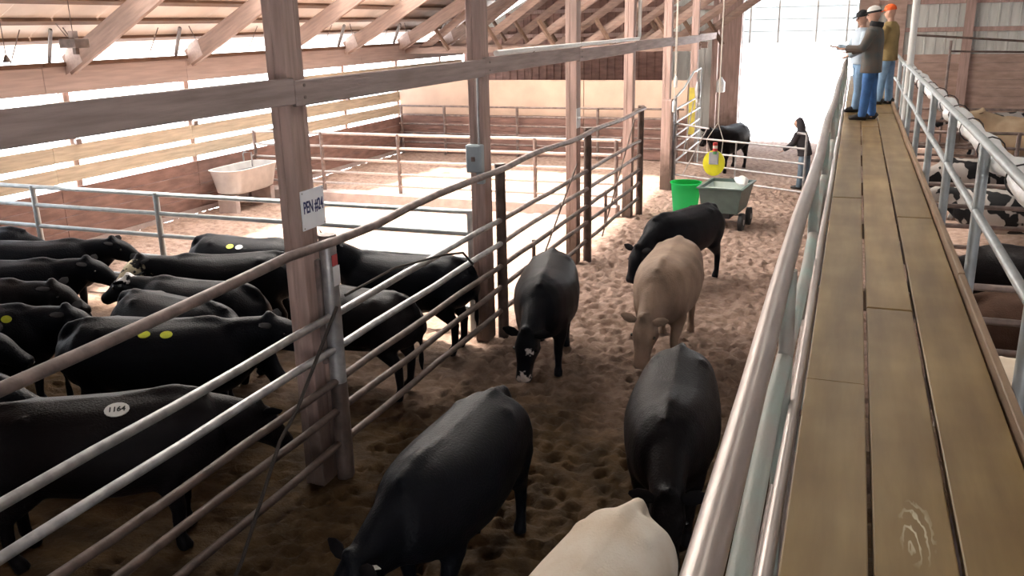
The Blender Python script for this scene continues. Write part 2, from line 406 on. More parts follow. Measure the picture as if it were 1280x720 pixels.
# ------------------------------------------------------------------ roof
SL = 0.55; XRIDGE = 0.5
def zroof(x): return 3.66 + SL * (x - XL) if x <= XRIDGE else 3.66 + SL * (XRIDGE - XL) - SL * (x - XRIDGE)
def sheet(mb, x0, x1, y0, y1, dz=0.42, th=0.02):
    z0, z1 = zroof(x0) + dz, zroof(x1) + dz
    return mb.add([(x0, y0, z0), (x1, y0, z1), (x1, y1, z1), (x0, y1, z0), (x0, y0, z0 + th), (x1, y0, z1 + th), (x1, y1, z1 + th), (x0, y1, z0 + th)],
                  [(0, 3, 2, 1), (4, 5, 6, 7), (0, 1, 5, 4), (1, 2, 6, 5), (2, 3, 7, 6), (3, 0, 4, 7)])
YCL = 25.0; YC0 = 10.6; XC0 = -12.6; XC1 = -5.9
cream_roof = mat('cream_roof_sheet', (0.74, 0.655, 0.58), 0.6, noise=0.12, nscale=2)
cl = MB()
sheet(cl, XL - 0.6, XC1, YCL, YE + 0.5); sheet(cl, XL - 0.6, XC1, YN - 0.4, YC0); sheet(cl, XC1, 0.0, YN - 0.4, YE + 0.5)
sheet(cl, 1.0, XR + 0.4, YN - 0.4, YE + 0.5)
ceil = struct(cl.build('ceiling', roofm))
y = YC0
while y < YCL - 0.1:                                     # unseen clear panels, added to let sun onto the pen floor
    y1 = min(y + 1.075, YCL)
    sheet(MB(), XC0, XC1, y + 0.004, y1 - 0.004).build('added_clear_panel', added_clear_mat, ceil)
    sheet(MB(), XL - 0.6, XC0 - 0.01, y + 0.004, y1 - 0.004).build('eave_sheet', cream_roof, ceil)
    y = y1
y = YN
while y < YE:
    sheet(MB(), 0.0, XRIDGE, y, y + 2.49, 0.43).build('added_ridge_panel', added_ridge_mat, ceil)  # added light strip along the ridge, out of view
    sheet(MB(), XRIDGE, 1.0, y, y + 2.49, 0.43).build('added_ridge_panel', added_ridge_mat, ceil)
    y += 2.5
th = math.atan(SL)
def rafter(y):
    if not (YN - 0.1 < y < YE): return
    L = (XRIDGE - XL) / math.cos(th)
    mb = MB().bbox(0, L, -0.055, 0.055, -0.10, 0.30, 0.006)
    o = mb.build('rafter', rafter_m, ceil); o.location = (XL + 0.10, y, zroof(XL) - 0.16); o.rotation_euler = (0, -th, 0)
    g = MB().prism([(-0.12, -0.04), (0.42, -0.04), (0.50, 0.34), (0.18, 0.34)], 1, -0.062, -0.046).build('gusset_plate', plate_m, o)
    o2 = mb.build('rafter', rafter_m, ceil); o2.location = (XRIDGE + (XRIDGE - XL) - 0.10, y, zroof(XL) - 0.16); o2.rotation_euler = (0, -th, math.pi)
for y in RAF_Y: rafter(y)
nP = 0
x = XL + 0.05
while x < 14.5:
    if not (-0.7 < x < 1.7):
        z = zroof(x) + 0.42
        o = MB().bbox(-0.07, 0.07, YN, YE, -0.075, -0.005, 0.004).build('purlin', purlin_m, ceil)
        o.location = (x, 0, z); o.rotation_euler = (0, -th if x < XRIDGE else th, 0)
    x += 0.62
# open trusses over the store behind the far partition
for yt in (28.0, 29.5, 31.0):
    ch = MB().bbox(XL + 0.05, -4.65, yt - 0.05, yt + 0.05, 3.30, 3.50, 0.006).build('tie_beam', rafter_m, ceil)
    for k in range(5):
        x0 = XL + 0.6 + k * 1.9 + (yt - 28) * 0.35
        L_ = min(3.2, (zroof(x0 + 2.2) - 3.5) / 0.62)
        MB().loft([(x0, yt + 0.08, 3.40), (x0 + L_ * .82, yt + 0.08, 3.40 + L_ * .56)], [(0.03, 0.13)] * 2, (0, 0, 1), 4).build('web_board', rafter_m, ceil)
        MB().loft([(x0 + 1.1, yt - 0.08, 3.40), (x0 + 0.5, yt - 0.08, 4.3)], [(0.03, 0.07)] * 2, (1, 0, 0), 4).build('web_board', purlin_m, ceil)
# slim hangers and tie rods standing on the left wall plate
for y in RAF_Y:
    if 8 < y < 32:
        MB().loft([(XL + 0.03, y - 0.42, 3.67), (XL + 0.42, y - 0.62, 4.28)], [(0.055, 0.03)] * 2, (0, 1, 0), 4).build('stay', mat('stay_grey_wood', (0.15, 0.125, 0.115), 0.8, noise=0.3), ceil)
        MB().tube([(XL + 0.10, y + 0.45, 3.68), (XL + 0.44, y - 0.35, 4.3)], 0.012, 6).build('tie_rod', rust_dark, ceil)
        MB().tube([(XL + 0.05, y - 1.3, 3.67), (XL + 0.40, y - 1.28, 4.28)], 0.010, 6).build('tie_rod', rust_dark, ceil)

# ------------------------------------------------------------------ timber posts and beam along the alley
PY = [6.5 + 4.2 * k for k in range(-1, 7)]
plabels = {0: 'timber post beside the steel pipe, carrying the white PEN #24 sign', 1: 'timber post with a grey electrical box on its side',
           2: 'timber post with a small white notice above the fence rail', 3: 'timber post with a white conduit running up its face',
           4: 'timber post at the hinge of the alley gate', 5: 'timber post wearing a yellow painted guard', 6: 'timber post next to the big open doorway',
           -1: 'timber post at the open end of pen 24, one bay before the PEN #24 post'}
for k, y in enumerate(PY):
    kk = k - 1
    t = thing('timber_post', plabels[kk], 'post', (-4.5, y, 0), group='timber posts along the alley')
    ztop = zroof(-4.5) - 0.46
    MB().bbox(-0.10, -0.022, -0.13, 0.13, 0, ztop).build('ply', timber, t)
    MB().bbox(-0.020, 0.10, -0.13, 0.045, 0, ztop).build('ply', timber, t)
    MB().bbox(-0.020, 0.094, 0.051, 0.13, 0, ztop).build('ply', timber, t)
bt = thing('header_beam', 'long brown timber beam bolted across the posts above the fence', 'beam', (-4.4, 0, 3.58))
for i in range(len(PY) - 1):
    y0, y1 = PY[i] - (0.10 if i else 2.0), PY[i + 1] - 0.11
    zz = 0.012 * (-1) ** i
    MB().bbox(0.002, 0.05, y0, y1, zz, 0.215 + zz).build('beam_length', timber_y, bt)
    for dz in (0.06, 0.16):
        MB().tube([(0.048, PY[i] + 0.02, dz), (0.062, PY[i] + 0.02, dz)], 0.014, 8).build('bolt', rust, bt)
cd = thing('conduit', 'thin white electrical conduit clipped along the top of the beam', 'conduit', (-4.33, 10.8, 3.845))
MB().tube([(0, 0.1, 0.0), (0, 8.3, 0.0)], 0.038, 10).build('pipe', whitep, cd, True)
MB().tube([(0, 8.3, 0.0), (0, 8.38, 0.05), (0, 8.4, 0.15), (0, 8.4, 3.0)], 0.038, 10).build('pipe', whitep, cd, True)
for yy in (1.5, 3.9, 6.2): MB().bbox(-0.03, 0.03, yy, yy + 0.04, -0.04, 0.03, 0.004).build('clip', rust, cd)

# ------------------------------------------------------------------ pen fence along the alley
XF = -4.31
SP = [6.62 + 4.27 * k for k in range(-2, 4)]
RZ = [2.37, 1.66, 1.34, 1.02, 0.72, 0.38]
sl = {0: 'thick pale steel fence post in front of the PEN #24 timber post', 1: 'dark steel fence post in front of the timber post with the electrical box',
      2: 'dark steel fence post beside the timber post with the white notice', 3: 'dark steel fence post beside the timber post with the conduit',
      -1: 'steel fence post one bay before the pale post under the PEN #24 sign', -2: 'steel fence post two bays before the pale post under the PEN #24 sign'}
for k, y in enumerate(SP):
    kk = k - 2
    t = thing('steel_post', sl[kk], 'post', (XF, y, 0), group='steel fence posts along the alley')
    r = 0.078 if kk <= 0 else 0.07
    MB().tube([(0, 0, -0.05), (0, 0, 2.40)], r, 16).build('pipe', galv if kk == 0 else rust_dark, t, True)
    MB().tube([(0, 0, 2.40), (0, 0, 2.425)], r + 0.006, 16).build('cap', rust, t, True)
    MB().loft([(0, 0, -0.04), (0, 0, 0.7), (0, 0, 1.0 + 0.1 * (kk % 2))], [r + .007, r + .005, r + .002], (1, 0, 0), 14).build('mud_crust', rust_dark, t, True)
    if kk == 0:
        MB().bbox(-r - 0.02, -r + 0.03, -0.10, 0.03, 1.2, 2.2).build('backing_plate', rust, t)
flab = ['pipe fence panel below the near stretch of bent top rail', 'pipe fence panel one bay before the PEN #24 panel', 'pipe fence panel closing pen 24 before the PEN #24 post',
        'pipe fence panel between the pale steel post and the electrical box post', 'pipe fence panel behind the black cow with white face marks', 'pipe fence panel with a crossed tie rod beside the cart end of the alley']
spans = [(-3.0, SP[0])] + [(SP[i], SP[i + 1]) for i in range(5)]
for i, (y0, y1) in enumerate(spans):
    if i == 0: continue
    t = thing('pipe_fence_panel', flab[i], 'fence', (XF, y0, 0), group='pipe fence panels along the alley')
    for j, z in enumerate(RZ):
        n = 7; pts = []
        for q in range(n):
            u = q / (n - 1); yy = (y1 - y0) * u
            sag = math.sin(u * math.pi) * (0.035 if j == 0 else 0.008) * (-1 if (i + j) % 2 else 1)
            x = 0.085 if j == 0 else 0.0
            if j == 0: sag = 0.03 * math.sin(u * 5 + i * 1.7)
            pts.append((x + 0.01 * math.sin(q * 2 + j), yy if (q not in (0, n - 1) or j == 0) else yy + (0.05 if q == 0 else -0.05), z + sag))
        if j == 0: pts[0] = (0.085, 0, z); pts[-1] = (0.085, y1 - y0, z)
        MB().tube(pts, 0.042 if j == 0 else 0.036, 12).build('rail', (rust if j == 0 else (galv if i < 4 and j < 3 else (rust if j < 3 else rust_dark))), t, True)
    if i >= 4:
        MB().tube([(0.04, 0.9, 0.25), (0.04, y1 - y0 - 0.8, 1.9 if i == 4 else 2.2)], 0.014, 8).build('tie_rod', rust_dark, t, True)
        MB().tube([(-0.03, 1.4, 0.32), (-0.03, 1.4, 1.05)], 0.03, 8).build('brace', rust_dark, t, True)

# ropes on the fence
o = MB().tube([(-4.2, 6.52, 1.78), (-4.19, 6.2, 1.5), (-4.17, 5.75, 1.12), (-4.16, 5.45, 0.95), (-4.17, 5.1, 0.52), (-4.18, 4.85, 0.2), (-4.19, 4.7, 0.06)], 0.016, 8).build('rope', ropem, None, True)
tag(o, 'dark stiff rope slung from the pale steel post down across the rails', 'rope')
o = MB().tube([(-4.19, 6.66, 1.85), (-4.18, 7.6, 1.86), (-4.17, 8.7, 1.72), (-4.18, 9.3, 1.6), (-4.19, 9.6, 1.38), (-4.24, 9.75, 1.36)], 0.014, 8).build('rope', ropem, None, True)
tag(o, 'dark rope tied from the pale steel post along the panel towards the electrical box', 'rope')

# signs and boxes
t = thing('pen_sign', 'white square sign reading PEN #24 in blue on the timber post', 'sign', (-4.385, 6.545, 2.675))
MB().bbox(0, 0.012, -0.18, 0.18, -0.175, 0.175, 0.004).build('board', mat('sign_white', (0.90, 0.92, 0.97), 0.5, noise=0.04), t)
text_mesh('lettering', 'PEN #24', 0.118, mat('sign_blue', (0.02, 0.03, 0.14), 0.5, noise=0.05), t,
          Matrix.Translation((0.0135, 0.0, 0.02)) @ Matrix(((0, 0, 1, 0), (0.72, 0, 0, 0), (0, 1.25, 0, 0), (0, 0, 0, 1))))
for yy in (-0.16, 0.16):
    for zz in (-0.155, 0.155): MB().tube([(0.011, yy, zz), (0.016, yy, zz)], 0.007, 6).build('screw', galv, t)
t = thing('notice_card', 'small white card on the pale steel post under the PEN #24 sign', 'card', (XF + 0.075, 6.60, 2.05))
MB().bbox(0.006, 0.012, -0.055, 0.055, -0.09, 0.09, 0.002).build('card', mat('paper', (0.72, 0.72, 0.74), 0.8, noise=0.05), t)
MB().bbox(0.006, 0.014, -0.06, 0.03, 0.10, 0.20, 0.002).build('red_tape', mat('red_tape', (0.42, 0.05, 0.05), 0.6, noise=0.2), t)
t = thing('electrical_box', 'grey-blue metal switch box mounted on a timber post', 'box', (-4.50, 10.56, 2.55))
MB().bbox(-0.11, 0.11, -0.11, 0, -0.19, 0.17, 0.012).build('case', mat('box_grey', (0.36, 0.42, 0.46), 0.5, 0.1, noise=0.1), t)
MB().bbox(-0.095, 0.095, -0.122, -0.111, -0.175, 0.155, 0.005).build('lid', MATS['box_grey'], t)
MB().bbox(-0.02, 0.03, -0.15, -0.123, -0.04, 0.02, 0.006).build('switch', rust, t)
MB().tube([(0.06, -0.05, 0.17), (0.06, -0.05, 1.2)], 0.016, 8).build('conduit_stub', galv, t, True)
MB().bbox(0.02, 0.12, -0.08, 0.0, -0.34, -0.19, 0.01).build('junction', MATS['box_grey'], t)
t = thing('notice_card', 'white notice clipped to the timber post above the fence rail, midway down the alley', 'card', (-4.395, 14.86, 2.62))
MB().bbox(0.0, 0.008, -0.13, 0.10, -0.17, 0.17, 0.003).build('card', MATS['paper'], t)
MB().bbox(0.008, 0.014, -0.05, 0.05, -0.02, 0.03, 0.002).build('printed_patch', galv, t)

# ------------------------------------------------------------------ cross fences in the left pens
def cross_fence(label, y, x0, x1, zs, posts, r=0.032, m=galv, base=0.0, group='pipe fences crossing the pens', mpost=None):
    t = thing('cross_fence', label, 'fence', (x0, y, 0), group=group)
    for z in zs:
        MB().tube([(0, 0, z), ((x1 - x0) * 0.5, 0.004, z - 0.012), (x1 - x0, 0, z)], r, 10).build('rail', m, t, True)
    for px in posts:
        MB().tube([(px - x0, 0.0, base - 0.03), (px - x0, 0.0, zs[0] + 0.02)], r + 0.012, 12).build('post', mpost or m, t, True)
    return t
cross_fence('pale pipe fence behind the penned black cattle', 10.85, XL + 0.1, -4.65, [1.75, 1.44, 1.08, 0.72, 0.36], [-14.3, -12.75, -10.15, -7.4, -4.75], 0.036, whitemetal)
cross_fence('pipe fence standing on the low concrete curb', 19.0, XL + 0.1, -4.65, [1.70, 1.38, 1.06, 0.74, 0.46], [-14.3, -12.3, -10.15, -6.65, -4.75], 0.034, greyrail, 0.26, mpost=rust)
cross_fence('brown pipe fence against the plank wall of the far pen', 27.15, XL + 0.1, -4.7, [1.62, 1.32, 1.02, 0.72, 0.40], [-14.3, -12.7, -10.1, -7.4, -4.9], 0.032, rust)
o = MB().bbox(XL + 0.05, -4.68, 18.82, 19.16, -0.05, 0.27, 0.03).build('concrete_curb', concrete); tag(o, 'low pink-grey concrete curb crossing the empty sunlit pen', 'curb')

# white bath-like trough at the left wall
def trough():
    t = thing('water_trough', 'white tub-shaped water trough against the brown plank wall', 'trough', (-13.75, 17.75, 0))
    def ring(sx, sy, z, n=28):
        r = []
        for k in range(n):
            a = 2 * math.pi * k / n; c, s = math.cos(a), math.sin(a)
            r.append((sx * math.copysign(abs(c) ** 0.6, c), sy * math.copysign(abs(s) ** 0.45, s), z))
        return r
    rs = [ring(0.28, 0.72, 0.42), ring(0.36, 0.82, 0.47), ring(0.44, 0.94, 0.98), ring(0.48, 0.98, 1.02), ring(0.42, 0.91, 1.02), ring(0.33, 0.8, 0.55), ring(0.1, 0.5, 0.53)]
    mb = MB(); n = 28; v = [p for r in rs for p in r]; f = []
    for i in range(len(rs) - 1):
        for k in range(n): f.append((i * n + k, i * n + (k + 1) % n, (i + 1) * n + (k + 1) % n, (i + 1) * n + k))
    f.append(tuple(range(n))); f.append(tuple(range((len(rs) - 1) * n, len(rs) * n)))
    mb.add(v, f); mb.build('tub', mat('trough_white', (0.72, 0.70, 0.68), 0.4, noise=0.15, nscale=5), t, True)
    for sy in (-0.7, 0.7):
        MB().bbox(-0.26, 0.26, sy - 0.08, sy + 0.08, -0.02, 0.425, 0.01).build('stand', concrete, t)
    wtr = MB(); wtr.add(ring(0.39, 0.88, 0.86), [tuple(range(28))]).build('water', mat('dark_water', (0.02, 0.025, 0.03), 0.08, noise=0.1), t)
    MB().tube([(-0.42, 0.6, 0.1), (-0.45, 0.6, 1.2), (-0.42, 0.6, 1.25), (-0.2, 0.6, 1.25), (-0.2, 0.6, 0.9)], 0.02, 8).build('fill_pipe', galv, t, True)
trough()

# ------------------------------------------------------------------ catwalk
DZ = CAM_H - 1.67
def deck_mat(name, knot=None, tint=1.0):
    m = bpy.data.materials.new(name); m.use_nodes = True; t = m.node_tree; b = t.nodes['Principled BSDF']
    b.inputs['Roughness'].default_value = 0.42; b.inputs['Specular IOR Level'].default_value = 0.35
    tcn = t.nodes.new('ShaderNodeTexCoord')
    def N(typ, **kw):
        n = t.nodes.new(typ)
        for k_, v_ in kw.items(): setattr(n, k_, v_)
        return n
    mp = N('ShaderNodeMapping'); mp.inputs['Scale'].default_value = (1, 0.12, 1); t.links.new(tcn.outputs['Object'], mp.inputs[0])
    n1 = N('ShaderNodeTexNoise'); n1.inputs['Scale'].default_value = 9; n1.inputs['Detail'].default_value = 5; t.links.new(mp.outputs[0], n1.inputs['Vector'])
    n2 = N('ShaderNodeTexNoise'); n2.inputs['Scale'].default_value = 2.3; t.links.new(tcn.outputs['Object'], n2.inputs['Vector'])
    r1 = N('ShaderNodeValToRGB'); e = r1.color_ramp.elements
    e[0].position = 0.3; e[0].color = (0.225 * tint, 0.142 * tint, 0.054 * tint, 1); e[1].position = 0.72; e[1].color = (0.36 * tint, 0.25 * tint, 0.108 * tint, 1)
    t.links.new(n1.outputs['Fac'], r1.inputs[0])
    mx = N('ShaderNodeMix', data_type='RGBA', blend_type='MULTIPLY'); t.links.new(r1.outputs[0], mx.inputs[6])
    r2 = N('ShaderNodeValToRGB'); r2.color_ramp.elements[0].position = 0.3; r2.color_ramp.elements[0].color = (0.72, 0.66, 0.55, 1); r2.color_ramp.elements[1].position = 0.7
    t.links.new(n2.outputs['Fac'], r2.inputs[0]); t.links.new(r2.outputs[0], mx.inputs[7]); mx.inputs[0].default_value = 1.0
    out = mx.outputs[2]
    if knot:
        mk = N('ShaderNodeMapping'); mk.inputs['Location'].default_value = (-knot[0], -knot[1], 0); t.links.new(tcn.outputs['Object'], mk.inputs[0])
        sc = N('ShaderNodeMapping'); sc.inputs['Scale'].default_value = (34, 9, 0); t.links.new(mk.outputs[0], sc.inputs[0])
        nd = N('ShaderNodeTexNoise'); nd.inputs['Scale'].default_value = 0.9; nd.inputs['Detail'].default_value = 2; t.links.new(sc.outputs[0], nd.inputs['Vector'])
        va = N('ShaderNodeVectorMath', operation='MULTIPLY_ADD'); t.links.new(nd.outputs['Color'], va.inputs[0]); va.inputs[1].default_value = (1.6, 1.6, 0); t.links.new(sc.outputs[0], va.inputs[2])
        ln = N('ShaderNodeVectorMath', operation='LENGTH'); t.links.new(va.outputs[0], ln.inputs[0])
        sn = N('ShaderNodeMath', operation='SINE'); ml = N('ShaderNodeMath', operation='MULTIPLY'); t.links.new(ln.outputs['Value'], ml.inputs[0]); ml.inputs[1].default_value = 7.5
        t.links.new(ml.outputs[0], sn.inputs[0])
        cut = N('ShaderNodeMapRange'); cut.inputs[1].default_value = 0.45; cut.inputs[2].default_value = 0.9; t.links.new(sn.outputs[0], cut.inputs[0])
        l2 = N('ShaderNodeVectorMath', operation='LENGTH'); t.links.new(sc.outputs[0], l2.inputs[0])
        fal = N('ShaderNodeMapRange'); fal.inputs[1].default_value = 0.6; fal.inputs[2].default_value = 2.1; fal.inputs[3].default_value = 1.0; fal.inputs[4].default_value = 0.0
        t.links.new(l2.outputs['Value'], fal.inputs[0])
        mm = N('ShaderNodeMath', operation='MULTIPLY'); t.links.new(cut.outputs[0], mm.inputs[0]); t.links.new(fal.outputs[0], mm.inputs[1])
        mk2 = N('ShaderNodeMix', data_type='RGBA'); t.links.new(mm.outputs[0], mk2.inputs[0]); t.links.new(out, mk2.inputs[6]); mk2.inputs[7].default_value = (0.66, 0.60, 0.42, 1)
        out = mk2.outputs[2]
    t.links.new(out, b.inputs['Base Color'])
    bp = N('ShaderNodeBump'); bp.inputs['Strength'].default_value = 0.12; bp.inputs['Distance'].default_value = 0.01
    t.links.new(n1.outputs['Fac'], bp.inputs['Height']); t.links.new(bp.outputs[0], b.inputs['Normal'])
    return m
dm = [deck_mat('deck_wood_a'), deck_mat('deck_wood_b', knot=(0.33, 2.92)), deck_mat('deck_wood_c', tint=0.9), deck_mat('deck_wood_worn', tint=1.18)]
cw = thing('catwalk', 'long olive-brown plank catwalk raised above the pens', 'catwalk', (0, 0, 0))
YC1 = 29.0
for j, (x0, x1) in enumerate(((-0.09, 0.174), (0.192, 0.442), (0.460, 0.74))):
    cuts = [[-3.0, 4.2, 9.0, 13.4, 18.2, 23.0, YC1], [-3.0, 5.45, 10.4, 15.2, 20.0, 24.9, YC1], [-3.0, 2.0, 8.2, 12.6, 17.4, 22.2, YC1]][j]
    for i in range(len(cuts) - 1):
        dz = 0.004 * ((i + j) % 2)
        mm = dm[1] if j == 1 and i == 0 else (dm[3] if j == 1 and i == 1 else dm[(j + i) % 3 if (j + i) % 3 != 1 else 0])
        MB().bbox(x0, x1, cuts[i] + 0.004, cuts[i + 1] - 0.004, DZ - 0.045 - dz, DZ - dz, 0.005).build('plank', mm, cw)
kc = [-3.0, 1.4, 6.2, 11.0, 15.9, 20.8, 25.0, YC1]
for i in range(len(kc) - 1):
    MB().bbox(0.752, 0.792, kc[i] + 0.004, kc[i + 1] - 0.004, DZ - 0.09, DZ + 0.055 - 0.006 * (i % 2), 0.005).build('kick_board', kick, cw)
yj = -2.4
while yj < YC1:
    MB().bbox(-0.10, 0.75, yj - 0.03, yj + 0.03, DZ - 0.19, DZ - 0.052, 0.004).build('joist', kick, cw)
    yj += 2.1
for x in (0.0, 0.66):
    MB().bbox(x - 0.03, x + 0.03, -3, YC1, DZ - 0.34, DZ - 0.195, 0.004).build('stringer', kick, cw)
for yj in np.arange(0.0, YC1, 4.2):
    for x in (0.0, 0.66):
        MB().tube([(x, yj, -0.05), (x, yj, DZ - 0.342)], 0.05, 12).build('support_leg', rust_dark, cw, True)

lr = thing('left_railing', 'worn grey and teal pipe railing on the alley side of the catwalk', 'railing', (-0.2, 0, 0)); lr.name = 'pipe_railing'
def wavy(x, z, y0, y1, ax, az, n, ph):
    return [(x + ax * math.sin(ph + q * 1.3), y0 + (y1 - y0) * q / n, z + az * math.sin(ph * 2 + q * 1.7)) for q in range(n + 1)]
MB().tube(wavy(0.0, 3.17, 0.0, YC1, 0.008, 0.012, 24, 0.4), 0.040, 18).build('top_rail', greyrail, lr, True)
MB().tube(wavy(0.018, 2.70, 0.4, YC1, 0.012, 0.015, 28, 1.1), 0.036, 16).build('middle_rail', tealrail, lr, True)
MB().tube(wavy(0.072, 2.495, 0.4, YC1, 0.004, 0.012, 28, 2.1), 0.026, 14).build('toe_rail', greyrail, lr, True)
MB().tube(wavy(0.02, 2.05, 0.4, YC1, 0.004, 0.012, 20, 2.1), 0.03, 10).build('lower_rail', rust, lr, True)
MB().tube(wavy(0.02, 1.5, 0.4, YC1, 0.004, 0.012, 20, 0.1), 0.03, 10).build('lower_rail', rust, lr, True)
MB().tube(wavy(0.02, 0.95, 0.4, YC1, 0.004, 0.012, 20, 3.1), 0.03, 10).build('lower_rail', rust, lr, True)
for yj in np.arange(3.95, YC1, 2.6):
    MB().tube([(0.02, yj, -0.05), (0.02, yj, 2.6), (0.008, yj, 3.13)], 0.033, 12).build('post', tealrail, lr, True)

rr = thing('pipe_railing', 'pale pipe railing with white hose tied under it on the far side of the planks', 'railing', (0.82, 0, 0))
MB().tube(wavy(0.0, 3.42, 1.5, 20.5, 0.004, 0.006, 16, 0.2), 0.028, 14).build('top_rail', whitemetal, rr, True)
MB().tube(wavy(0.0, 2.97, 1.5, 20.5, 0.004, 0.006, 16, 1.2), 0.027, 14).build('middle_rail', whitemetal, rr, True)
for yj in (2.2, 4.27, 6.32, 8.42, 10.5, 12.6, 14.7, 16.8, 18.9):
    MB().tube([(0.012, yj, 2.1), (0.008, yj, 3.40)], 0.036, 14).build('post', whitemetal, rr, True)
hp = thing('water_hose', 'thick white wrapped water line cable-tied beneath the pale top rail', 'hose', (0.94, 1.5, 3.3))
pts = wavy(0.0, 0.0, 0.0, 17.5, 0.018, 0.022, 60, 0.7)
MB().loft(pts, [0.072 + 0.010 * math.sin(q * 2.3) for q in range(len(pts))], (0, 0, 1), 14).build('line', whitepipe, hp, True)
for q in range(2, 60, 4):
    p = Vector(pts[q]); rp = []
    for k in range(13):
        a = 2 * math.pi * k / 12; rp.append((p.x - .004 + .088 * math.cos(a), p.y + 0.03 * math.sin(a), p.z + .088 * math.sin(a)))
    MB().loft(rp, [0.005] * 13, (0, 1, 0), 6).build('cable_tie', blackp, hp)
o = MB().tube([(0.84, 15.9, 2.3), (0.84, 15.9, 9.5)], 0.055, 14).build('upright_pipe', mat('white_paint', (0.78, 0.78, 0.76), 0.45, noise=0.08), None, True)
tag(o, 'tall white painted pipe rising from the catwalk railing to the roof', 'post')

# ------------------------------------------------------------------ cattle
def cow_mesh(neck=(10, 0), head=(-35, 0), hump=0.0, stride=0.0, fat=1.0, voxel=0.026, tail_sw=0.0):
    """x forward, origin on the ground under the middle; neck/head = (pitch up deg, yaw left deg)"""
    mb = MB()
    prof = [(-.97, 1.12, .10, .10), (-.93, 1.05, .24, .22), (-.78, .99, .345, .32), (-.52, .965, .375, .36), (-.2, .925, .395, .40),
            (.1, .905, .405, .41), (.38, .92, .405, .37), (.6, .95, .385, .31), (.76, .975, .33, .25), (.88, 1.0, .22, .17)]
    mb.loft([(x, 0, z + hump * math.exp(-((x - 0.1) / 0.5) ** 2)) for x, z, hh, hw in prof], [(hw * fat, hh) for x, z, hh, hw in prof], (0, 0, 1), 22, 2.25)
    # spine ridge and hip bones
    mb.loft([(-.93, 0, 1.25), (-.7, 0, 1.31), (-.3, 0, 1.285), (.15, 0, 1.275), (.55, 0, 1.315), (.8, 0, 1.26)], [.05, .055, .05, .05, .06, .05], (0, 0, 1), 10)
    for s in (-1, 1):
        mb.loft([(-.62, s * .17, 1.23), (-.5, s * .2, 1.235), (-.38, s * .19, 1.21)], [.05, .075, .05], (0, 0, 1), 10)
    def rot(v, pitch, yaw):
        p, y_ = math.radians(pitch), math.radians(yaw)
        return Vector((math.cos(p) * math.cos(y_), math.cos(p) * math.sin(y_), math.sin(p)))
    nd = rot(None, *neck); n0 = Vector((.60, 0, 1.04)); n1 = n0 + nd * .58
    pa = Vector((.42, 0, .99))
    q1 = n0 + nd * .14
    mb.loft([pa, Vector((.56, 0, 1.01)), q1, n0.lerp(n1, .62) + Vector((0, 0, .015)), n1], [(.24, .30), (.235, .29), (.20, .255), (.15, .20), (.128, .16)], (0, 0, 1), 18, 2.1)
    # brisket and dewlap
    mb.loft([(.40, 0, .62), (.66, 0, .68), Vector((.72, 0, .80)) + nd * .10, n1 + Vector((0, 0, -.12))], [(.10, .10), (.10, .12), (.06, .13), (.04, .05)], (0, 0, 1), 10)
    hd = rot(None, *head); hs = Vector((0, 0, 1)).cross(hd).normalized(); hu = hd.cross(hs).normalized()
    p0 = n1 + hu * .03
    mb.loft([p0 - hd * .10, p0 - hd * .03, p0 + hd * .09, p0 + hd * .20, p0 + hd * .31, p0 + hd * .41, p0 + hd * .48, p0 + hd * .52],
            [(.08, .09), (.118, .125), (.138, .15), (.118, .145), (.092, .115), (.093, .094), (.104, .09), (.082, .062)], hu, 16, 2.5)
    # cheeks / jaw, brow
    for s in (-1, 1):
        mb.loft([p0 + hd * .02 + hs * s * .06 - hu * .07, p0 + hd * .12 + hs * s * .075 - hu * .09, p0 + hd * .26 + hs * s * .05 - hu * .07], [.06, .07, .04], hu, 10)
        mb.loft([p0 + hd * .09 + hs * s * .10 + hu * .075, p0 + hd * .15 + hs * s * .112 + hu * .07], [.028, .028], hu, 8)
    mb.loft([p0 - hd * .08 - hs * .06 + hu * .09, p0 - hd * .09 + hu * .115, p0 - hd * .08 + hs * .06 + hu * .09], [.04, .055, .04], hd, 8)
    for s in (-1, 1):
        st = stride * s
        fx = .50 + st * .16
        mb.loft([(.52, s * .20, 1.0), (.50, s * .23, .80), (.46, s * .215, .60), (.5 + st * .10, s * .185, .37), (.48 + st * .15, s * .18, .13), (fx, s * .18, .07), (fx + .02, s * .18, .0)],
                [(.08, .17), (.105, .16), (.09, .105), (.06, .066), (.046, .05), (.058, .066), (.062, .075)], (1, 0, 0), 12)
        st = -st
        hx = -.72 + st * .18
        mb.loft([(-.66, s * .18, 1.05), (-.62, s * .23, .85), (-.60 + st * .04, s * .215, .66), (-.77 + st * .09, s * .185, .44), (-.76 + st * .15, s * .18, .14), (hx, s * .18, .07), (hx + .02, s * .18, .0)],
                [(.12, .21), (.135, .22), (.115, .155), (.058, .07), (.048, .052), (.058, .066), (.062, .075)], (1, 0, 0), 12)
    tl = [(-.93, 0, 1.24), (-1.0, tail_sw * .2, 1.16), (-1.035, tail_sw * .5, .95), (-1.03, tail_sw * .8, .7), (-1.02, tail_sw, .52), (-1.02, tail_sw, .38)]
    mb.loft(tl, [.045, .04, .032, .03, .042, .02], (1, 0, 0), 8)
    me = remeshed(mb, voxel, 7)
    info = dict(p0=p0, hd=hd, hs=hs, hu=hu)
    return me, info
COWC = {}
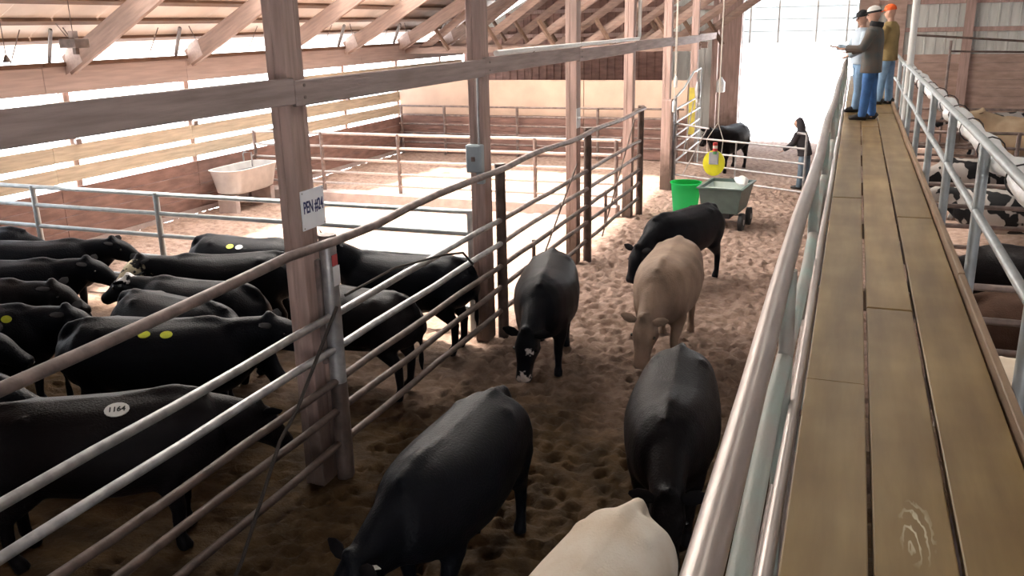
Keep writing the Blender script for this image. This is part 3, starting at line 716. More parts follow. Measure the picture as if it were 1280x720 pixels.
def hide_mat(name, col, col2=None, patches=None, white=(0.72, 0.68, 0.6), rough=0.46, sheen=0.0, spots=None, spec=0.09):
    m = mat(name, col, rough, noise=0.3 if not col2 else 0, col2=col2, nscale=3.0, bump=0.35, bscale=60, spec=spec, sheen=sheen)
    t = m.node_tree; b = t.nodes['Principled BSDF']
    if patches:
        src = b.inputs['Base Color'].links[0].from_socket
        tcn = t.nodes.new('ShaderNodeTexCoord')
        nzz = t.nodes.new('ShaderNodeTexNoise'); nzz.inputs['Scale'].default_value = 13; t.links.new(tcn.outputs['Object'], nzz.inputs['Vector'])
        for (c, r) in patches:
            ds = t.nodes.new('ShaderNodeVectorMath'); ds.operation = 'DISTANCE'; t.links.new(tcn.outputs['Object'], ds.inputs[0]); ds.inputs[1].default_value = c
            ad = t.nodes.new('ShaderNodeMath'); ad.operation = 'MULTIPLY_ADD'; t.links.new(nzz.outputs['Fac'], ad.inputs[0]); ad.inputs[1].default_value = r * 2.6; t.links.new(ds.outputs['Value'], ad.inputs[2])
            mr_ = t.nodes.new('ShaderNodeMapRange'); mr_.inputs[1].default_value = r * 2.15; mr_.inputs[2].default_value = r * 2.4; mr_.inputs[3].default_value = 1; mr_.inputs[4].default_value = 0
            t.links.new(ad.outputs[0], mr_.inputs[0])
            mx = t.nodes.new('ShaderNodeMix'); mx.data_type = 'RGBA'; t.links.new(mr_.outputs[0], mx.inputs[0]); t.links.new(src, mx.inputs[6]); mx.inputs[7].default_value = (*white, 1)
            src = mx.outputs[2]
        t.links.new(src, b.inputs['Base Color'])
    if spots:
        tcn = t.nodes.new('ShaderNodeTexCoord'); n = t.nodes.new('ShaderNodeTexNoise'); n.inputs['Scale'].default_value = spots; n.inputs['Detail'].default_value = 1.5
        t.links.new(tcn.outputs['Object'], n.inputs['Vector'])
        r = t.nodes.new('ShaderNodeMapRange'); r.inputs[1].default_value = 0.50; r.inputs[2].default_value = 0.52; t.links.new(n.outputs['Fac'], r.inputs[0])
        mx = t.nodes.new('ShaderNodeMix'); mx.data_type = 'RGBA'; mx.inputs[6].default_value = (*white, 1); mx.inputs[7].default_value = (*col, 1)
        t.links.new(r.outputs[0], mx.inputs[0]); t.links.new(mx.outputs[2], b.inputs['Base Color'])
    return m
BLACK = hide_mat('black_hide', (0.0055, 0.006, 0.0085))
BLACK2 = hide_mat('black_brown_hide', (0.009, 0.007, 0.0075))
EARB = mat('black_ear_hair', (0.010, 0.009, 0.010), 0.9, spec=0.05, noise=0.3, nscale=9)
eye_m = mat('eye', (0.01, 0.008, 0.008), 0.1); tagy = mat('yellow_tag', (0.62, 0.68, 0.05), 0.5, noise=0.15, nscale=20)
tagw = mat('white_tag', (0.75, 0.75, 0.72), 0.5, noise=0.1, nscale=20); ink = mat('tag_ink', (0.02, 0.02, 0.02), 0.7)
def cow(label, pos, heading, m=BLACK, scale=1.0, pose=None, tags=(), group=None, name='cow', ear_m=None, eartag=None, cat='cow', horns=False, number=None):
    pose = pose or {}
    if group == PEN and scale == 1.0: scale = 0.96
    key = tuple(sorted(pose.items()))
    if key not in COWC: COWC[key] = cow_mesh(**pose)
    me0, info = COWC[key]
    t = thing(name, label, cat, (pos[0], pos[1], 0), math.radians(heading), group); t.scale = (scale,) * 3
    me = me0.copy() if me0.materials else me0
    me.materials.clear(); me.materials.append(m)
    body = link('body', me, t)
    p0, hd, hs, hu = info['p0'], info['hd'], info['hs'], info['hu']
    em = ear_m or (EARB if m.name.startswith(('black', 'white')) else m)
    for s in (-1, 1):
        b0 = p0 - hd * .03 + hs * s * .105 + hu * .06
        d = (hs * s + hu * .12 - hd * .25).normalized()
        MB().loft([b0, b0 + d * .06, b0 + d * .13, b0 + d * .19], [(.022, .03), (.02, .055), (.016, .05), (.006, .012)], hd, 10).build('ear', em, t, True)
        e0 = p0 + hd * .14 + hs * s * .134 + hu * .055
        MB().loft([e0 - hd * .018, e0 - hd * .009, e0 + hd * .009, e0 + hd * .018], [.006, .017, .017, .006], (0, 0, 1), 8).build('eye', eye_m, t, True)
        nz0 = p0 + hd * .515 + hs * s * .045 + hu * .02
        MB().loft([nz0 - hd * .02, nz0 + hd * .006], [(.016, .012)] * 2, hu, 8).build('nostril', eye_m, t, True)
        if horns:
            h0 = p0 - hd * .05 + hs * s * .07 + hu * .10
            MB().loft([h0, h0 + hs * s * .06 + hu * .05, h0 + hs * s * .09 + hu * .13], [.022, .016, .004], hd, 8).build('horn', mat('horn', (0.5, 0.45, 0.36), 0.5, noise=0.2), t, True)
    if eartag is not None:
        s, tm = eartag
        c = p0 - hd * .08 + hs * s * .19 + hu * .035
        MB().bbox(-.028, .028, -.004, .004, -.04, .04, 0.003).build('ear_tag', tm, t).matrix_local = Matrix.Translation(c) @ Matrix((hs, hd, hu)).transposed().to_4x4()
    if tags or number:
        bvh = BVHTree.FromPolygons([v.co.copy() for v in me.vertices], [tuple(p.vertices) for p in me.polygons])
        for (x, ang, r, tm) in list(tags) + ([(number[0], number[1], number[2], tagw)] if number else []):
            dv = Vector((0, math.sin(math.radians(ang)), math.cos(math.radians(ang))))
            hit, nrm, *_ = bvh.ray_cast(Vector((x, 0, 0.95)) + dv * 2, -dv)
            if hit is None: continue
            tx = Vector((1, 0, 0)); ty = nrm.cross(tx).normalized(); tx = ty.cross(nrm).normalized()
            mtx = Matrix((tx, ty, nrm)).transposed().to_4x4(); mtx.translation = hit + nrm * .004
            mb = MB().loft([(0, 0, -.004), (0, 0, .004)], [(r * 1.35, r)] * 2, (0, 1, 0), 16)
            d = mb.build('hip_tag', tm, t); d.matrix_local = mtx
            if number and tm is tagw and x == number[0]:
                flip = Matrix.Scale(1, 4)
                text_mesh('number', number[3], r * 0.95, ink, d, Matrix.Translation((0, 0, .0055)) @ Matrix.Rotation(number[4], 4, 'Z'))
    return t
PEN = 'black cattle crowded in pen 24'
fwd_ = dict(neck=(14, 0), head=(-32, 0)); low = dict(neck=(-14, 0), head=(-50, 0)); lft = dict(neck=(12, 22), head=(-30, 45)); rgt = dict(neck=(12, -22), head=(-30, -45))
hi = dict(neck=(30, 0), head=(-20, 0)); lowl = dict(neck=(-18, 18), head=(-55, 30), stride=0.5)
cow('black cow dipping its head beside the pale cross fence, far corner of pen 24', (-12.75, 9.75), 16, pose=low, group=PEN)
cow('black cow turned away with only its rump and a white spot showing', (-12.75, 8.45), 182, pose=low, group=PEN, tags=[(-.7, -40, .035, tagw)])
cow('black cow with one white hip tag, muzzle near the pale cross fence', (-11.1, 9.35), 22, pose=fwd_, group=PEN, tags=[(-.62, -30, .042, tagw)])
cow('black cow with long straight back in the second row from the cross fence', (-10.55, 8.35), 20, pose=fwd_, group=PEN, eartag=(1, tagw))
cow('black cow with bluish sheen on its back facing the white-faced cow', (-10.1, 7.54), 8, BLACK2, pose=fwd_, group=PEN)
cow('black cow with two yellow tags behind the heavy yellow-tagged one', (-9.1, 6.74), 12, pose=fwd_, group=PEN, tags=[(.40, -38, .045, tagy), (.55, -38, .045, tagy)])
cow('black cow pushing its ear against the rump of the yellow-tagged cow', (-9.25, 5.78), 16, pose=fwd_, group=PEN)
cow('heavy black cow with two round yellow tags on its ribs', (-6.5, 6.72), 18, pose=dict(neck=(16, 0), head=(-28, 0), fat=1.06), scale=1.03, group=PEN, tags=[(-.02, -40, .045, tagy), (.20, -40, .045, tagy)])
cow('black cow with lowered head beside the tag-numbered cow', (-7.6, 5.12), 8, pose=low, group=PEN)
cow('black cow wearing a white oval hip tag numbered 1164', (-5.50, 4.95), 34, BLACK2, scale=1.04, pose=dict(neck=(-16, 24), head=(-50, 50)), group=PEN, number=(.16, -30, .068, '1164', 0.0))
WF = hide_mat('white_faced_hide', (0.006, 0.006, 0.008), patches=[((1.30, .28, 1.07), .23)], white=(0.62, 0.55, 0.38))
cow('black cow with a cream-white face turned to the others', (-7.82, 9.50), 204, WF, pose=dict(neck=(18, 15), head=(-38, 42)), group=PEN)
cow('black cow with rounded grey-lit rump in the middle of pen 24', (-7.02, 7.60), -7, pose=low, group=PEN, scale=0.97)
WP = hide_mat('white_poll_hide', (0.006, 0.006, 0.008), patches=[((1.21, 0, 1.33), .15)], white=(0.72, 0.70, 0.68))
cow('black cow with a white blaze on top of its head', (-7.40, 8.42), 181, WP, scale=0.93, pose=dict(neck=(10, 0), head=(-30, 0)), group=PEN)
cow('black cow with yellow and white tags standing along the cross fence', (-8.15, 10.40), 2, pose=low, group=PEN, tags=[(-.12, -42, .045, tagy), (.04, -42, .045, tagw)])
cow('black cow with its rump at the electrical box post fence', (-5.36, 8.66), 172, BLACK2, scale=0.94, pose=dict(neck=(5, -38), head=(-30, -72), stride=0.35), group=PEN)
cow('black cow with small horns and white ear tag beside the PEN #24 post', (-5.38, 10.05), 184, pose=dict(neck=(40, 30), head=(-20, 62)), group=PEN, horns=True, eartag=(1, tagw), scale=0.98)
ALY = 'cattle walking up the alley'
cow('black cow with head down near the green tub in the alley', (-2.40, 14.10), 243, scale=0.95, pose=dict(neck=(-28, 0), head=(-66, 0), stride=0.3), group=ALY)
TAN = hide_mat('taupe_hide', (0.33, 0.235, 0.175), col2=(0.20, 0.14, 0.105), rough=0.6)
cow('taupe-grey cow walking head down in the alley', (-2.02, 10.95), 271, TAN, scale=1.04, pose=dict(neck=(-34, -6), head=(-74, -10), stride=0.5), group=ALY)
WM = hide_mat('white_marked_hide', (0.006, 0.0065, 0.009), patches=[((1.30, -.05, .66), .05), ((1.30, -.12, .32), .075)], white=(0.6, 0.56, 0.54))
cow('black cow with white marks on its face walking beside the fence', (-3.38, 10.05), 282, WM, pose=dict(neck=(-30, -10), head=(-72, -14), stride=-0.5), group=ALY)
cow('black cow in the alley turning its head towards the pale steel post', (-2.58, 5.45), 267, scale=1.0, pose=dict(neck=(-26, -14), head=(-70, -24), stride=0.4), group=ALY, eartag=(1, tagw))
cow('black cow in the alley just behind the cream cow', (-1.20, 6.92), 276, BLACK2, scale=1.0, pose=dict(neck=(-26, 6), head=(-72, 8), stride=-0.3), group=ALY, eartag=(1, tagy))
CREAM = hide_mat('cream_hide', (0.76, 0.69, 0.60), col2=(0.66, 0.55, 0.43), rough=0.7)
cow('cream-white cow passing close under the catwalk railing', (-1.18, 4.02), 262, CREAM, scale=1.0, pose=dict(neck=(-5, 0), head=(-40, 0), hump=0.0, tail_sw=0.03), group=ALY)
cow('dark cow standing beyond the alley gate', (-3.2, 26.0), 250, BLACK2, scale=0.98, pose=fwd_)
# cattle in the pens on the other side of the catwalk
RP = 'cattle in the pens beyond the catwalk railing'
HOL = hide_mat('holstein_hide', (0.02, 0.02, 0.022), spots=3.0, white=(0.42, 0.40, 0.385), rough=0.55)
HOL2 = hide_mat('holstein_hide_b', (0.02, 0.02, 0.022), spots=3.8, white=(0.42, 0.39, 0.365), rough=0.55)
BUFF = hide_mat('buff_hide', (0.44, 0.34, 0.23), col2=(0.32, 0.23, 0.15), rough=0.65)
BRN = hide_mat('brown_hide', (0.09, 0.05, 0.035), rough=0.6)
cow('black and white spotted cow against the far brown plank wall', (4.1, 30.6), 190, HOL, pose=fwd_, group=RP)
cow('buff cow standing out in front of the spotted one by the far wall', (4.55, 26.4), 178, BUFF, scale=1.2, pose=hi, group=RP)
cow('spotted cow with lowered head behind the hose, near the buff cow pen fence', (2.6, 21.0), 200, HOL2, scale=0.95, pose=low, group=RP)
cow('white and black cow under the hose in the middle pen', (2.75, 17.2), 170, HOL2, scale=0.95, pose=fwd_, group=RP)
cow('spotted cow with mostly black flank in the middle pen', (4.5, 19.2), 20, HOL, pose=low, group=RP)
cow('black cow in the dark pen behind the railing posts', (2.5, 12.6), 185, BLACK2, pose=low, group=RP)
cow('dark brown cow beside the pipe rails under the catwalk', (2.3, 10.6), 10, BRN, pose=fwd_, group=RP, scale=0.96)
cow('cream cow standing under the railing close to the kick board', (1.95, 8.35), 4, CREAM, pose=dict(neck=(-20, 0), head=(-55, 0)), group=RP, scale=0.95)
cow('white-patched cow in the second pen past the railing', (4.4, 13.9), 150, HOL2, pose=fwd_, group=RP, scale=0.95)
for i, (yy, lb) in enumerate(((9.4, 'pipe fence crossing under the railing by the brown cow'), (15.4, 'pipe fence between the black cow and the spotted pens'),
                              (22.6, 'pipe fence in front of the buff cow pen'), (28.4, 'pipe fence before the far brown plank wall'))):
    cross_fence(lb, yy, 0.95, 12.0, [1.62, 1.28, 0.96, 0.62, 0.3], [1.0, 3.6, 6.2, 9.0], 0.036, rust, group='pipe fences in the pens beyond the catwalk')
for i, (x0, y0, y1) in enumerate(((6.3, 2.0, 28.0),)):
    t = thing('pen_divider', 'long pipe divider running along the pens beyond the catwalk', 'fence', (x0, y0, 0))
    for z in (1.62, 1.28, 0.96, 0.62, 0.3): MB().tube([(0, 0, z), (0, y1 - y0, z)], 0.034, 10).build('rail', rust, t, True)
    for yy in np.arange(0, y1 - y0, 4.2): MB().tube([(0, yy, -.05), (0, yy, 1.66)], 0.045, 10).build('post', rust_dark, t, True)

t = thing('wall_rail', 'dark sagging pipe rail in front of the grey metal siding', 'rail', (1.6, 31.8, 0))
MB().tube([(0, 0, 3.62), (3, 0, 3.40), (7.0, 0, 3.05)], 0.035, 10).build('rail', rust_dark, t, True)
MB().tube([(1.2, 0, 3.1), (3.6, 0, 3.05)], 0.03, 10).build('rail', rust_dark, t, True)
for x_ in (1.2, 3.6, 6.8): MB().tube([(x_, 0, -0.05), (x_, 0, 3.5 - x_ * 0.06)], 0.04, 10).build('post', rust, t, True)
# ------------------------------------------------------------------ alley gate, tub, cart, hanging paddle
def pipe_gate():
    A = Vector((-4.15, 22.8, 0)); B = Vector((-0.86, 21.0, 0)); d = (B - A)
    t = thing('alley_gate', 'silver pipe gate closing the far end of the alley', 'gate', A, math.atan2(d.y, d.x)); L = d.length
    for z in (1.36, 1.02, 0.70, 0.37): MB().tube([(0, 0, z), (L, 0, z)], 0.024, 10).build('rail', galv, t, True)
    MB().tube([(0, 0, 1.68), (1.05, 0, 1.62)], 0.024, 10).build('rail', galv, t, True)
    MB().tube([(0, 0, -0.02), (0, 0, 1.72)], 0.03, 10).build('stile', galv, t, True)
    MB().tube([(L, 0, -0.02), (L, 0, 1.66), (L - 0.03, 0, 1.70), (L - 0.24, 0, 1.70)], 0.03, 10).build('stile', galv, t, True)
    MB().tube([(L * 0.5, 0, 0.37), (L * 0.5, 0, 1.36)], 0.02, 8).build('brace', galv, t, True)
    MB().tube([(0.3, -0.03, 0.4), (1.0, -0.03, 1.6)], 0.014, 8).build('brace', galv, t, True)
pipe_gate()
t = thing('side_gate', 'silver pipe gate folded back along the posts with an arched top', 'gate', (-4.22, 23.1, 0))
for z in (2.02, 1.68, 1.34, 1.0, 0.66): MB().tube([(0, 0, z - 0.02), (0, 3.9, z + 0.02)], 0.026, 10).build('rail', galv, t, True)
MB().tube([(0, 0, 0.05), (0, 0, 2.35)], 0.032, 10).build('stile', galv, t, True)
MB().tube([(0, 3.9, 0.05), (0, 3.9, 2.75), (0, 3.82, 2.85), (0, 2.6, 2.80), (0, 1.1, 2.45), (0, 0, 2.32)], 0.028, 10).build('arched_top', whitemetal, t, True)
MB().tube([(0.03, 1.2, 0.7), (0.03, 2.6, 1.98)], 0.016, 8).build('brace', galv, t, True)
t = thing('gate_post', 'thick reddish post with dark steel sleeve at the alley gate hinge', 'post', (-4.33, 22.75, 0))
MB().bbox(-0.16, 0.08, -0.12, 0.12, -0.03, 2.28).build('timber', timber, t)
MB().bbox(0.085, 0.14, -0.13, 0.13, -0.03, 2.3).build('steel_sleeve', rust_dark, t)
t = thing('grey_lamp', 'grey work lamp clipped inside the arched gate top', 'lamp', (-4.10, 25.8, 2.28))
MB().loft([(0, 0, -0.22), (0, 0, 0.05), (0, 0, 0.25)], [0.07, 0.09, 0.05], (1, 0, 0), 12).build('housing', galv, t, True)
MB().loft([(0, 0, -0.34), (0, 0, -0.23)], [0.04, 0.06], (1, 0, 0), 12).build('lens', MATS['white_paint'], t, True)
MB().tube([(0, 0, 0.25), (-0.04, 0, 0.48)], 0.012, 6).build('bracket', rust, t)
# pull cords with handles
for lb, (x, y, z, L) in (('pale pull cord with white handle hanging before the plywood wall', (-4.15, 22.6, 2.75, 4.6)), ('pale pull cord with white handle beside the gate hinge post', (-4.12, 22.3, 2.18, 5.2))):
    t = thing('pull_cord', lb, 'cord', (x, y, z), group='pull cords by the alley gate')
    MB().tube([(0, 0, 0.1), (0.005, 0, L)], 0.010, 6).build('cord', ropew, t, True)
    MB().loft([(0, 0, -0.17), (0, 0, -0.15), (0, 0, 0.08), (0, 0, 0.12)], [0.03, 0.045, 0.045, 0.02], (1, 0, 0), 10).build('handle', MATS['white_paint'], t, True)
o = MB().bbox(-4.60, -4.40, 27.335, 27.368, 0.85, 2.25, 0.004).build('yellow_guard', mat('yellow_board', (0.52, 0.42, 0.06), 0.6, noise=0.25, nscale=5))
tag(o, 'yellow painted guard board on the post near the doorway', 'board')
t = thing('white_jug', 'white plastic jug hung on the post by the open doorway', 'jug', (-4.262, 31.7, 2.05))
MB().loft([(0, 0, -.26), (0, 0, -.24), (0, 0, .08), (0, 0, .2), (0, 0, .25)], [.11, .15, .15, .06, .045], (1, 0, 0), 14).build('bottle', MATS['white_paint'], t, True)
MB().tube([(0, 0, .25), (0.03, -.25, .48)], .01, 6).build('string', ropem, t)
# yellow paddle on a cord
t = thing('yellow_paddle', 'round yellow plastic paddle hanging on a pale cord over the cart', 'paddle', (-2.62, 19.0, 1.28))
ya = mat('yellow_plastic', (0.70, 0.66, 0.02), 0.45, noise=0.15, nscale=6)
MB().loft([(0, -.05, 0), (0, -.03, 0), (0, .03, 0), (0, .05, 0)], [(.16, .18), (.23, .27), (.23, .27), (.16, .18)], (0, 0, 1), 22).build('blade', ya, t, True)
MB().bbox(-.10, .10, -.075, -.045, -.02, .24, .01).build('grey_clip', mat('grey_clip', (0.35, 0.36, 0.38), 0.5, noise=0.1), t)
for k, c in enumerate(((0.45, 0.03, 0.03), (0.6, 0.55, 0.5), (0.45, 0.03, 0.03), (0.05, 0.25, 0.10))):
    MB().loft([(.02, -.05, .44 - k * .06), (.02, -.05, .38 - k * .06)], [.05, .05], (1, 0, 0), 10).build('striped_grip', mat('grip%d' % k, c, 0.5, noise=0.1), t, True)
for s in (-1, 1): MB().tube([(s * .15, 0, .22), (s * .17, 0, .5), (0.05, 0, .85)], .008, 6).build('string', ropew, t)
MB().tube([(0.05, 0, .85), (0.07, 0.0, 8.6)], .014, 6).build('cord', ropew, t, True)
# green tub
t = thing('green_tub', 'translucent bright green plastic tub beside the cart', 'tub', (-3.32, 19.75, 0))
gr = clear_mat('green_plastic', (0.10, 0.80, 0.34), 0.10)
MB().loft([(0, 0, 0), (0, 0, .05), (0, 0, .68), (0, 0, .72), (0, 0, .72), (0, 0, .66), (0, 0, .55), (0, 0, .54)], [.25, .27, .33, .36, .32, .315, .29, .02], (1, 0, 0), 26).build('shell', gr, t, True)
MB().loft([(0, 0, .58), (0, 0, .66)], [.295, .17], (1, 0, 0), 20).build('feed', mat('pale_feed', (0.62, 0.52, 0.46), 0.9, noise=0.25, nscale=30, bump=0.5), t, True)
# cart
def cart():
    t = thing('feed_cart', 'grey-green plastic dump cart on black wheels in the alley', 'cart', (-2.30, 18.55, 0), math.radians(-6))
    g = mat('cart_green_grey', (0.10, 0.15, 0.14), 0.5, noise=0.2, nscale=5); gl = mat('cart_inside', (0.66, 0.74, 0.71), 0.5, noise=0.2, nscale=4)
    def frame(x0, x1, y0, y1, z): return [(x0, y0, z), (x1, y0, z), (x1, y1, z), (x0, y1, z)]
    rs = [frame(-.36, .36, -.40, .5, .38), frame(-.43, .45, -.52, .66, .88), frame(-.47, .49, -.56, .70, .90), frame(-.47, .49, -.56, .70, .92), frame(-.41, .43, -.50, .64, .92), frame(-.34, .34, -.38, .48, .42)]
    v = [p for r in rs for p in r]; f = []
    for i in range(5):
        for k in range(4): f.append((i * 4 + k, i * 4 + (k + 1) % 4, (i + 1) * 4 + (k + 1) % 4, (i + 1) * 4 + k))
    f += [(0, 1, 2, 3), (20, 21, 22, 23)]
    MB().add(v, f).build('tub', g, t)
    MB().add(frame(-.40, .42, -.48, .62, .86) + frame(-.335, .335, -.375, .475, .43), [(0, 1, 5, 4), (1, 2, 6, 5), (2, 3, 7, 6), (3, 0, 4, 7), (4, 5, 6, 7)]).build('liner', gl, t)
    MB().bbox(-.38, .22, -.2, -.1, .80, .86, .006).build('divider', gl, t)
    for (x, y) in ((-.42, -.25), (.42, -.25), (-.42, .45), (.42, .45)):
        wv = MB().loft([(x - .05, y, .19), (x - .04, y, .19), (x + .04, y, .19), (x + .05, y, .19)], [.15, .19, .19, .15], (0, 0, 1), 20).build('wheel', blackp, t, True)
        MB().loft([(x - .056, y, .19), (x + .056, y, .19)], [.06, .06], (0, 0, 1), 12).build('hub', galv, wv, True)
    MB().tube([(-.42, -.25, .19), (.42, -.25, .19)], .02, 8).build('axle', rust, t); MB().tube([(-.42, .45, .19), (.42, .45, .19)], .02, 8).build('axle', rust, t)
    MB().bbox(-.2, .2, -.35, .55, .26, .375, .01).build('chassis', blackp, t)
    MB().tube([(-.1, .55, .4), (-.12, .95, .9), (.12, .95, .9), (.1, .55, .4)], .018, 8).build('handle', rust, t, True)
    s = thing('feed_sack', 'crumpled white sack lying on the rim of the cart', 'sack', (-2.02, 18.75, .93), math.radians(20))
    mb = MB().loft([(-.05, -.34, .0), (-.02, -.25, .03), (.0, 0, .06), (.02, .22, .04), (.04, .33, .0)], [(.03, .02), (.12, .05), (.15, .075), (.12, .06), (.03, .02)], (0, 0, 1), 14)
    mb.v = [(x + .02 * math.sin(y * 31 + z * 20), y, z + .018 * math.sin(x * 40 + y * 23)) for x, y, z in mb.v]
    mb.build('bag', MATS['white_paint'], s, True)
cart()
# hanging fan motor and lamp in the left roof
t = thing('hanging_heater', 'dark box heater hanging on rods under the cream roof', 'heater', (-12.9, 12.35, 4.02))
MB().bbox(-.19, .19, -.16, .16, -.07, .09, .012).build('case', rust_dark, t)
MB().bbox(-.06, .06, -.06, .06, .09, .22, .01).build('collar', rust, t)
MB().bbox(-.03, .06, -.04, .04, -.18, -.07, .01).build('outlet', rust_dark, t)
MB().tube([(0, 0, .22), (0, 0, .80)], .008, 6).build('rod', rust_dark, t)
MB().tube([(-.25, -.1, .35), (-.12, 0, .09)], .008, 6).build('stay', rust_dark, t)
t = thing('hanging_lamp', 'small lamp hanging on a dark cord under the cream roof', 'lamp', (-13.4, 11.35, 3.80))
MB().loft([(0, 0, -.05), (0, 0, 0), (0, 0, .07)], [.07, .05, .02], (1, 0, 0), 10).build('shade', rust_dark, t, True)
MB().tube([(0, 0, .07), (0, 0, .78)], .008, 6).build('cord', rust_dark, t)

# ------------------------------------------------------------------ people
skin = mat('skin', (0.50, 0.29, 0.21), 0.55, noise=0.12, nscale=14)
def person(label, pos, facing, top_m, leg_m, hat=None, lean=0.0, coat_len=0.78, arms=((20, 60), (20, 60)), scale=1.0, hood=False, group=None, hat_m=None, band_m=None, brim=0.0, head_pitch=0, head_yaw=0, step=0.06, collar_m=None):
    t = thing('person', label, 'person', pos, math.radians(facing), group); t.scale = (scale,) * 3
    ln = math.tan(math.radians(lean))
    def L(x, y, z): return Vector((x + max(0, z - .92) * ln, y, z))
    body = MB()
    # torso, neck, head
    body.loft([L(0, 0, .86), L(0, 0, 1.05), L(0, 0, 1.25), L(0, 0, 1.40), L(0, 0, 1.47)], [(.16, .11), (.14, .10), (.17, .115), (.17, .10), (.07, .065)], (1, 0, 0), 16)
    body.loft([L(0, 0, 1.44), L(.01, 0, 1.56)], [.06, .055], (1, 0, 0), 12)
    hc = L(.025, 0, 1.66); hy = math.radians(head_yaw); hp = math.radians(head_pitch)
    HM = Matrix.Translation(hc) @ Matrix.Rotation(hy, 4, 'Z') @ Matrix.Rotation(-hp, 4, 'Y')
    H = lambda x, y, z: HM @ Vector((x, y, z))
    body.loft([H(.015, 0, -.115), H(.02, 0, -.09), H(.012, 0, -.04), H(0, 0, .02), H(-.005, 0, .07), H(-.005, 0, .11)], [(.035, .04), (.058, .072), (.07, .09), (.076, .098), (.065, .085), (.03, .04)], HM.to_3x3() @ Vector((1, 0, 0)), 16)
    body.loft([H(.085, 0, .03), H(.105, 0, -.005), H(.112, 0, -.025), H(.09, 0, -.035)], [.012, .016, .02, .012], (0, 1, 0), 8)
    for s in (-1, 1): body.loft([H(-.005, s * .07, -.03), H(-.012, s * .085, 0), H(-.008, s * .075, .03)], [(.018, .008), (.026, .01), (.016, .008)], (0, 1, 0), 8)
    body.loft([H(.085, -.02, -.068), H(.092, 0, -.068), H(.085, .02, -.068)], [.006, .01, .006], (0, 0, 1), 6)
    # legs
    for s in (-1, 1):
        fx = s * step
        body.loft([(0, s * .085, .92), (fx * .5, s * .095, .5), (fx, s * .095, .10), (fx, s * .095, .03)], [.085, .055, .042, .045], (1, 0, 0), 12)
    hands = []
    for s, (raise_, bend) in zip((1, -1), arms):
        sh = L(0, s * .20, 1.40); ra = math.radians(raise_); rb = math.radians(raise_ + bend)
        el = sh + Vector((math.sin(ra) * .29, s * .06, -math.cos(ra) * .29))
        wr = el + Vector((math.sin(rb) * .25, -s * .05, -math.cos(rb) * .25))
        body.loft([sh + Vector((0, -s * .05, .0)), sh, el, wr], [.055, .055, .042, .03], (0, 1, 0), 12)
        hands.append((s, el, wr))
    me = remeshed(body, 0.012, 3)
    # hands: palm plus five separate tapering fingers, joined into the same body mesh
    hb = MB()
    for s, el, wr in hands:
        d = (wr - el).normalized(); sd_ = Vector((0, 1, 0)); n_ = d.cross(sd_).normalized(); sd_ = n_.cross(d).normalized()
        hb.loft([wr - d * .03, wr + d * .02, wr + d * .08, wr + d * .095], [(.026, .02), (.038, .016), (.042, .015), (.036, .012)], n_, 10)
        for k, (off, ln_) in enumerate(((-.032, .062), (-.011, .075), (.011, .07), (.032, .055))):
            b0 = wr + d * .085 + sd_ * off
            hb.loft([b0, b0 + d * ln_ * .5 + n_ * .008, b0 + d * ln_ * .9 + n_ * .024], [.009, .0085, .006], sd_, 8)
        b0 = wr + d * .03 - sd_ * .035 * s
        hb.loft([b0, b0 + d * .03 - sd_ * .025 * s, b0 + d * .06 - sd_ * .03 * s + n_ * .01], [.012, .010, .007], n_, 8)
    bm = bmesh.new(); bm.from_mesh(me); me2 = hb.mesh('h', True); bm.from_mesh(me2); bm.to_mesh(me); bm.free(); bpy.data.meshes.remove(me2)
    me.polygons.foreach_set('use_smooth', [True] * len(me.polygons))
    me.materials.clear(); me.materials.append(skin); b = link('body', me, t)
    for s in (-1, 1):
        e = H(.088, s * .032, .012); MB().loft([e + Vector((-.006, 0, 0)), e + Vector((.004, 0, 0)), e + Vector((.007, 0, 0))], [.006, .010, .004], (0, 0, 1), 8).build('eye', eye_m, t, True)
    # jacket
    c = MB()
    c.loft([L(0, 0, coat_len), L(0, 0, .95), L(0, 0, 1.12), L(0, 0, 1.28), L(0, 0, 1.42), L(0, 0, 1.50)], [(.225, .165), (.21, .16), (.205, .155), (.215, .16), (.20, .135), (.09, .085)], (1, 0, 0), 20, 2.3)
    for s, el, wr in hands:
        sh = L(0, s * .19, 1.41)
        c.loft([L(0, s * .1, 1.40), sh, el, wr - (wr - el) * .08, wr], [.09, .092, .07, .058, .055], (0, 1, 0), 14)
    cm = remeshed(c, 0.016, 3); cm.materials.append(top_m); co = link('jacket', cm, t)
    if collar_m:
        MB().loft([L(-.02, 0, 1.45), L(-.02, 0, 1.50), L(-.03, 0, 1.56)], [(.10, .09), (.12, .11), (.115, .105)], (1, 0, 0), 16, cap=False).build('collar', collar_m, t, True)
    if hood:
        hd_ = MB().loft([L(-.03, 0, 1.46), L(-.045, 0, 1.56), L(-.035, 0, 1.68), L(-.03, 0, 1.77), L(-.02, 0, 1.80)], [(.11, .10), (.115, .105), (.105, .10), (.08, .08), (.02, .02)], (1, 0, 0), 16); hd_.build('hood', top_m, t, True)
    # jeans
    j = MB(); j.loft([(0, 0, .80), (0, 0, .88), (0, 0, 1.0)], [(.16, .13), (.18, .135), (.17, .12)], (1, 0, 0), 18)
    for s in (-1, 1):
        fx = s * step
        j.loft([(0, s * .09, .90), (fx * .25, s * .095, .70), (fx * .5, s * .10, .48), (fx * .95, s * .10, .12), (fx, s * .10, .055)], [.105, .10, .078, .072, .078], (1, 0, 0), 14)
    jm = remeshed(j, 0.016, 3); jm.materials.append(leg_m); link('jeans', jm, t)
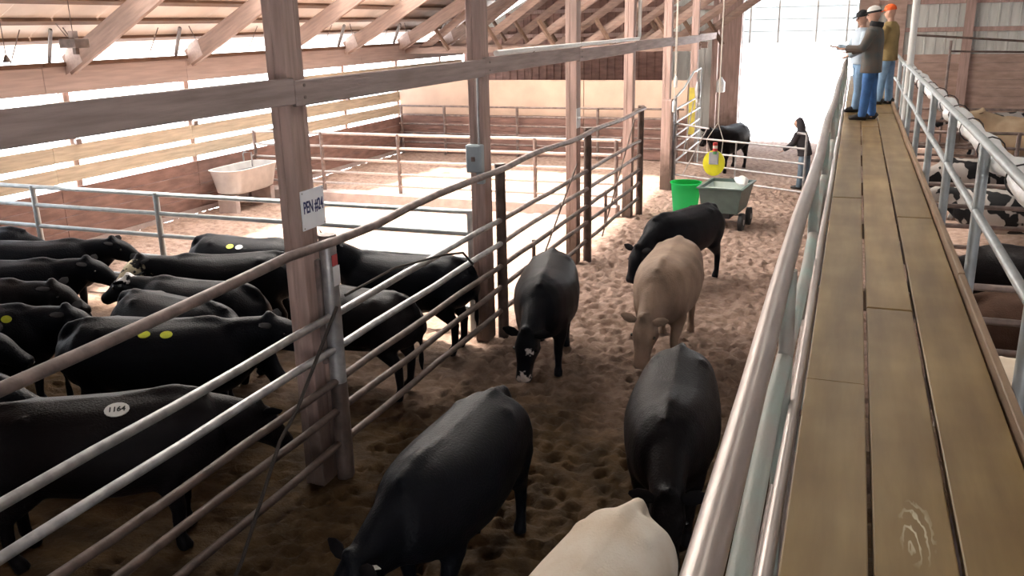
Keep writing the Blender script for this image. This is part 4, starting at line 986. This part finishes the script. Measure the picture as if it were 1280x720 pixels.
    for s in (-1, 1):
        fx = s * step
        MB().loft([(fx - .09, s * .10, .045), (fx - .07, s * .10, .06), (fx + .02, s * .10, .062), (fx + .12, s * .105, .045), (fx + .19, s * .11, .035), (fx + .205, s * .11, .03)],
                  [(.03, .04), (.045, .058), (.046, .062), (.05, .042), (.04, .032), (.015, .02)], (0, 0, 1), 14).build('boot', mat('dark_boot', (0.02, 0.017, 0.017), 0.5, noise=0.2), t, True)
    if hat_m:
        hm = MB().loft([H(0, 0, .035), H(0, 0, .06), H(-.002, 0, .10), H(-.004, 0, .13), H(-.004, 0, .148)], [(.086, .108), (.088, .11), (.082, .10), (.055, .07), (.015, .02)], HM.to_3x3() @ Vector((1, 0, 0)), 20)
        h_ = hm.build('cap', hat_m, t, True)
        bp = []
        MB().loft([H(.09, 0, .045), H(.13, 0, .042), H(.165, 0, .032), H(.175, 0, .03)], [(.075, .007), (.075, .006), (.055, .005), (.02, .004)], HM.to_3x3() @ Vector((0, 0, 1)), 14).build('brim', band_m or hat_m, t, True)
        if band_m:
            MB().loft([H(0, 0, .034), H(0, 0, .066)], [(.090, .112), (.091, .113)], HM.to_3x3() @ Vector((1, 0, 0)), 20, cap=False).build('hat_band', band_m, h_, True)
    return t
jean = mat('blue_denim', (0.05, 0.15, 0.38), 0.85, noise=0.3, nscale=8, bump=0.2, bscale=50)
jean2 = mat('pale_denim', (0.20, 0.33, 0.50), 0.85, noise=0.25, nscale=8, bump=0.2, bscale=50)
jean3 = mat('grey_denim', (0.14, 0.20, 0.26), 0.85, noise=0.25, nscale=8, bump=0.2, bscale=50)
dcoat = mat('dark_camo_coat', (0.075, 0.085, 0.085), 0.9, col2=(0.11, 0.085, 0.07), nscale=6, bump=0.25, bscale=18)
tanj = mat('tan_jacket', (0.30, 0.215, 0.09), 0.9, noise=0.25, nscale=5, bump=0.25, bscale=18)
lbl = mat('pale_blue_shirt', (0.42, 0.50, 0.58), 0.9, noise=0.2, nscale=6, bump=0.2, bscale=18)
dhood = mat('dark_hoodie', (0.035, 0.03, 0.035), 0.9, noise=0.2, nscale=6, bump=0.2, bscale=18)
wcap = mat('white_cap', (0.75, 0.73, 0.70), 0.7, noise=0.08, nscale=9); bcap = mat('black_cloth', (0.02, 0.02, 0.022), 0.9, noise=0.1)
ocap = mat('orange_cap', (0.85, 0.13, 0.02), 0.7, noise=0.12, nscale=9)
CR = 'people on the catwalk'
person('person in dark coat, blue jeans and white cap standing on the catwalk', (0.27, 16.2, DZ), 172, dcoat, jean, hat_m=wcap, band_m=bcap, arms=((28, 62), (22, 58)), coat_len=0.76, head_pitch=-10, scale=1.02, group=CR, collar_m=bcap)
person('person in pale blue shirt and light jeans behind the dark-coated one', (0.10, 17.6, DZ), 200, lbl, jean2, arms=((15, 50), (25, 70)), coat_len=0.86, head_pitch=-12, scale=0.99, group=CR, hat_m=bcap)
person('person in tan jacket and orange cap on the catwalk', (0.60, 19.2, DZ), 158, tanj, jean2, hat_m=ocap, arms=((14, 40), (12, 60)), coat_len=0.80, head_pitch=-8, scale=1.05, group=CR)
person('person in dark hooded top leaning beyond the alley gate', (-0.98, 23.5, 0), 160, dhood, jean3, hood=True, lean=16, arms=((25, 30), (30, 35)), coat_len=0.86, head_pitch=-15, scale=1.0)
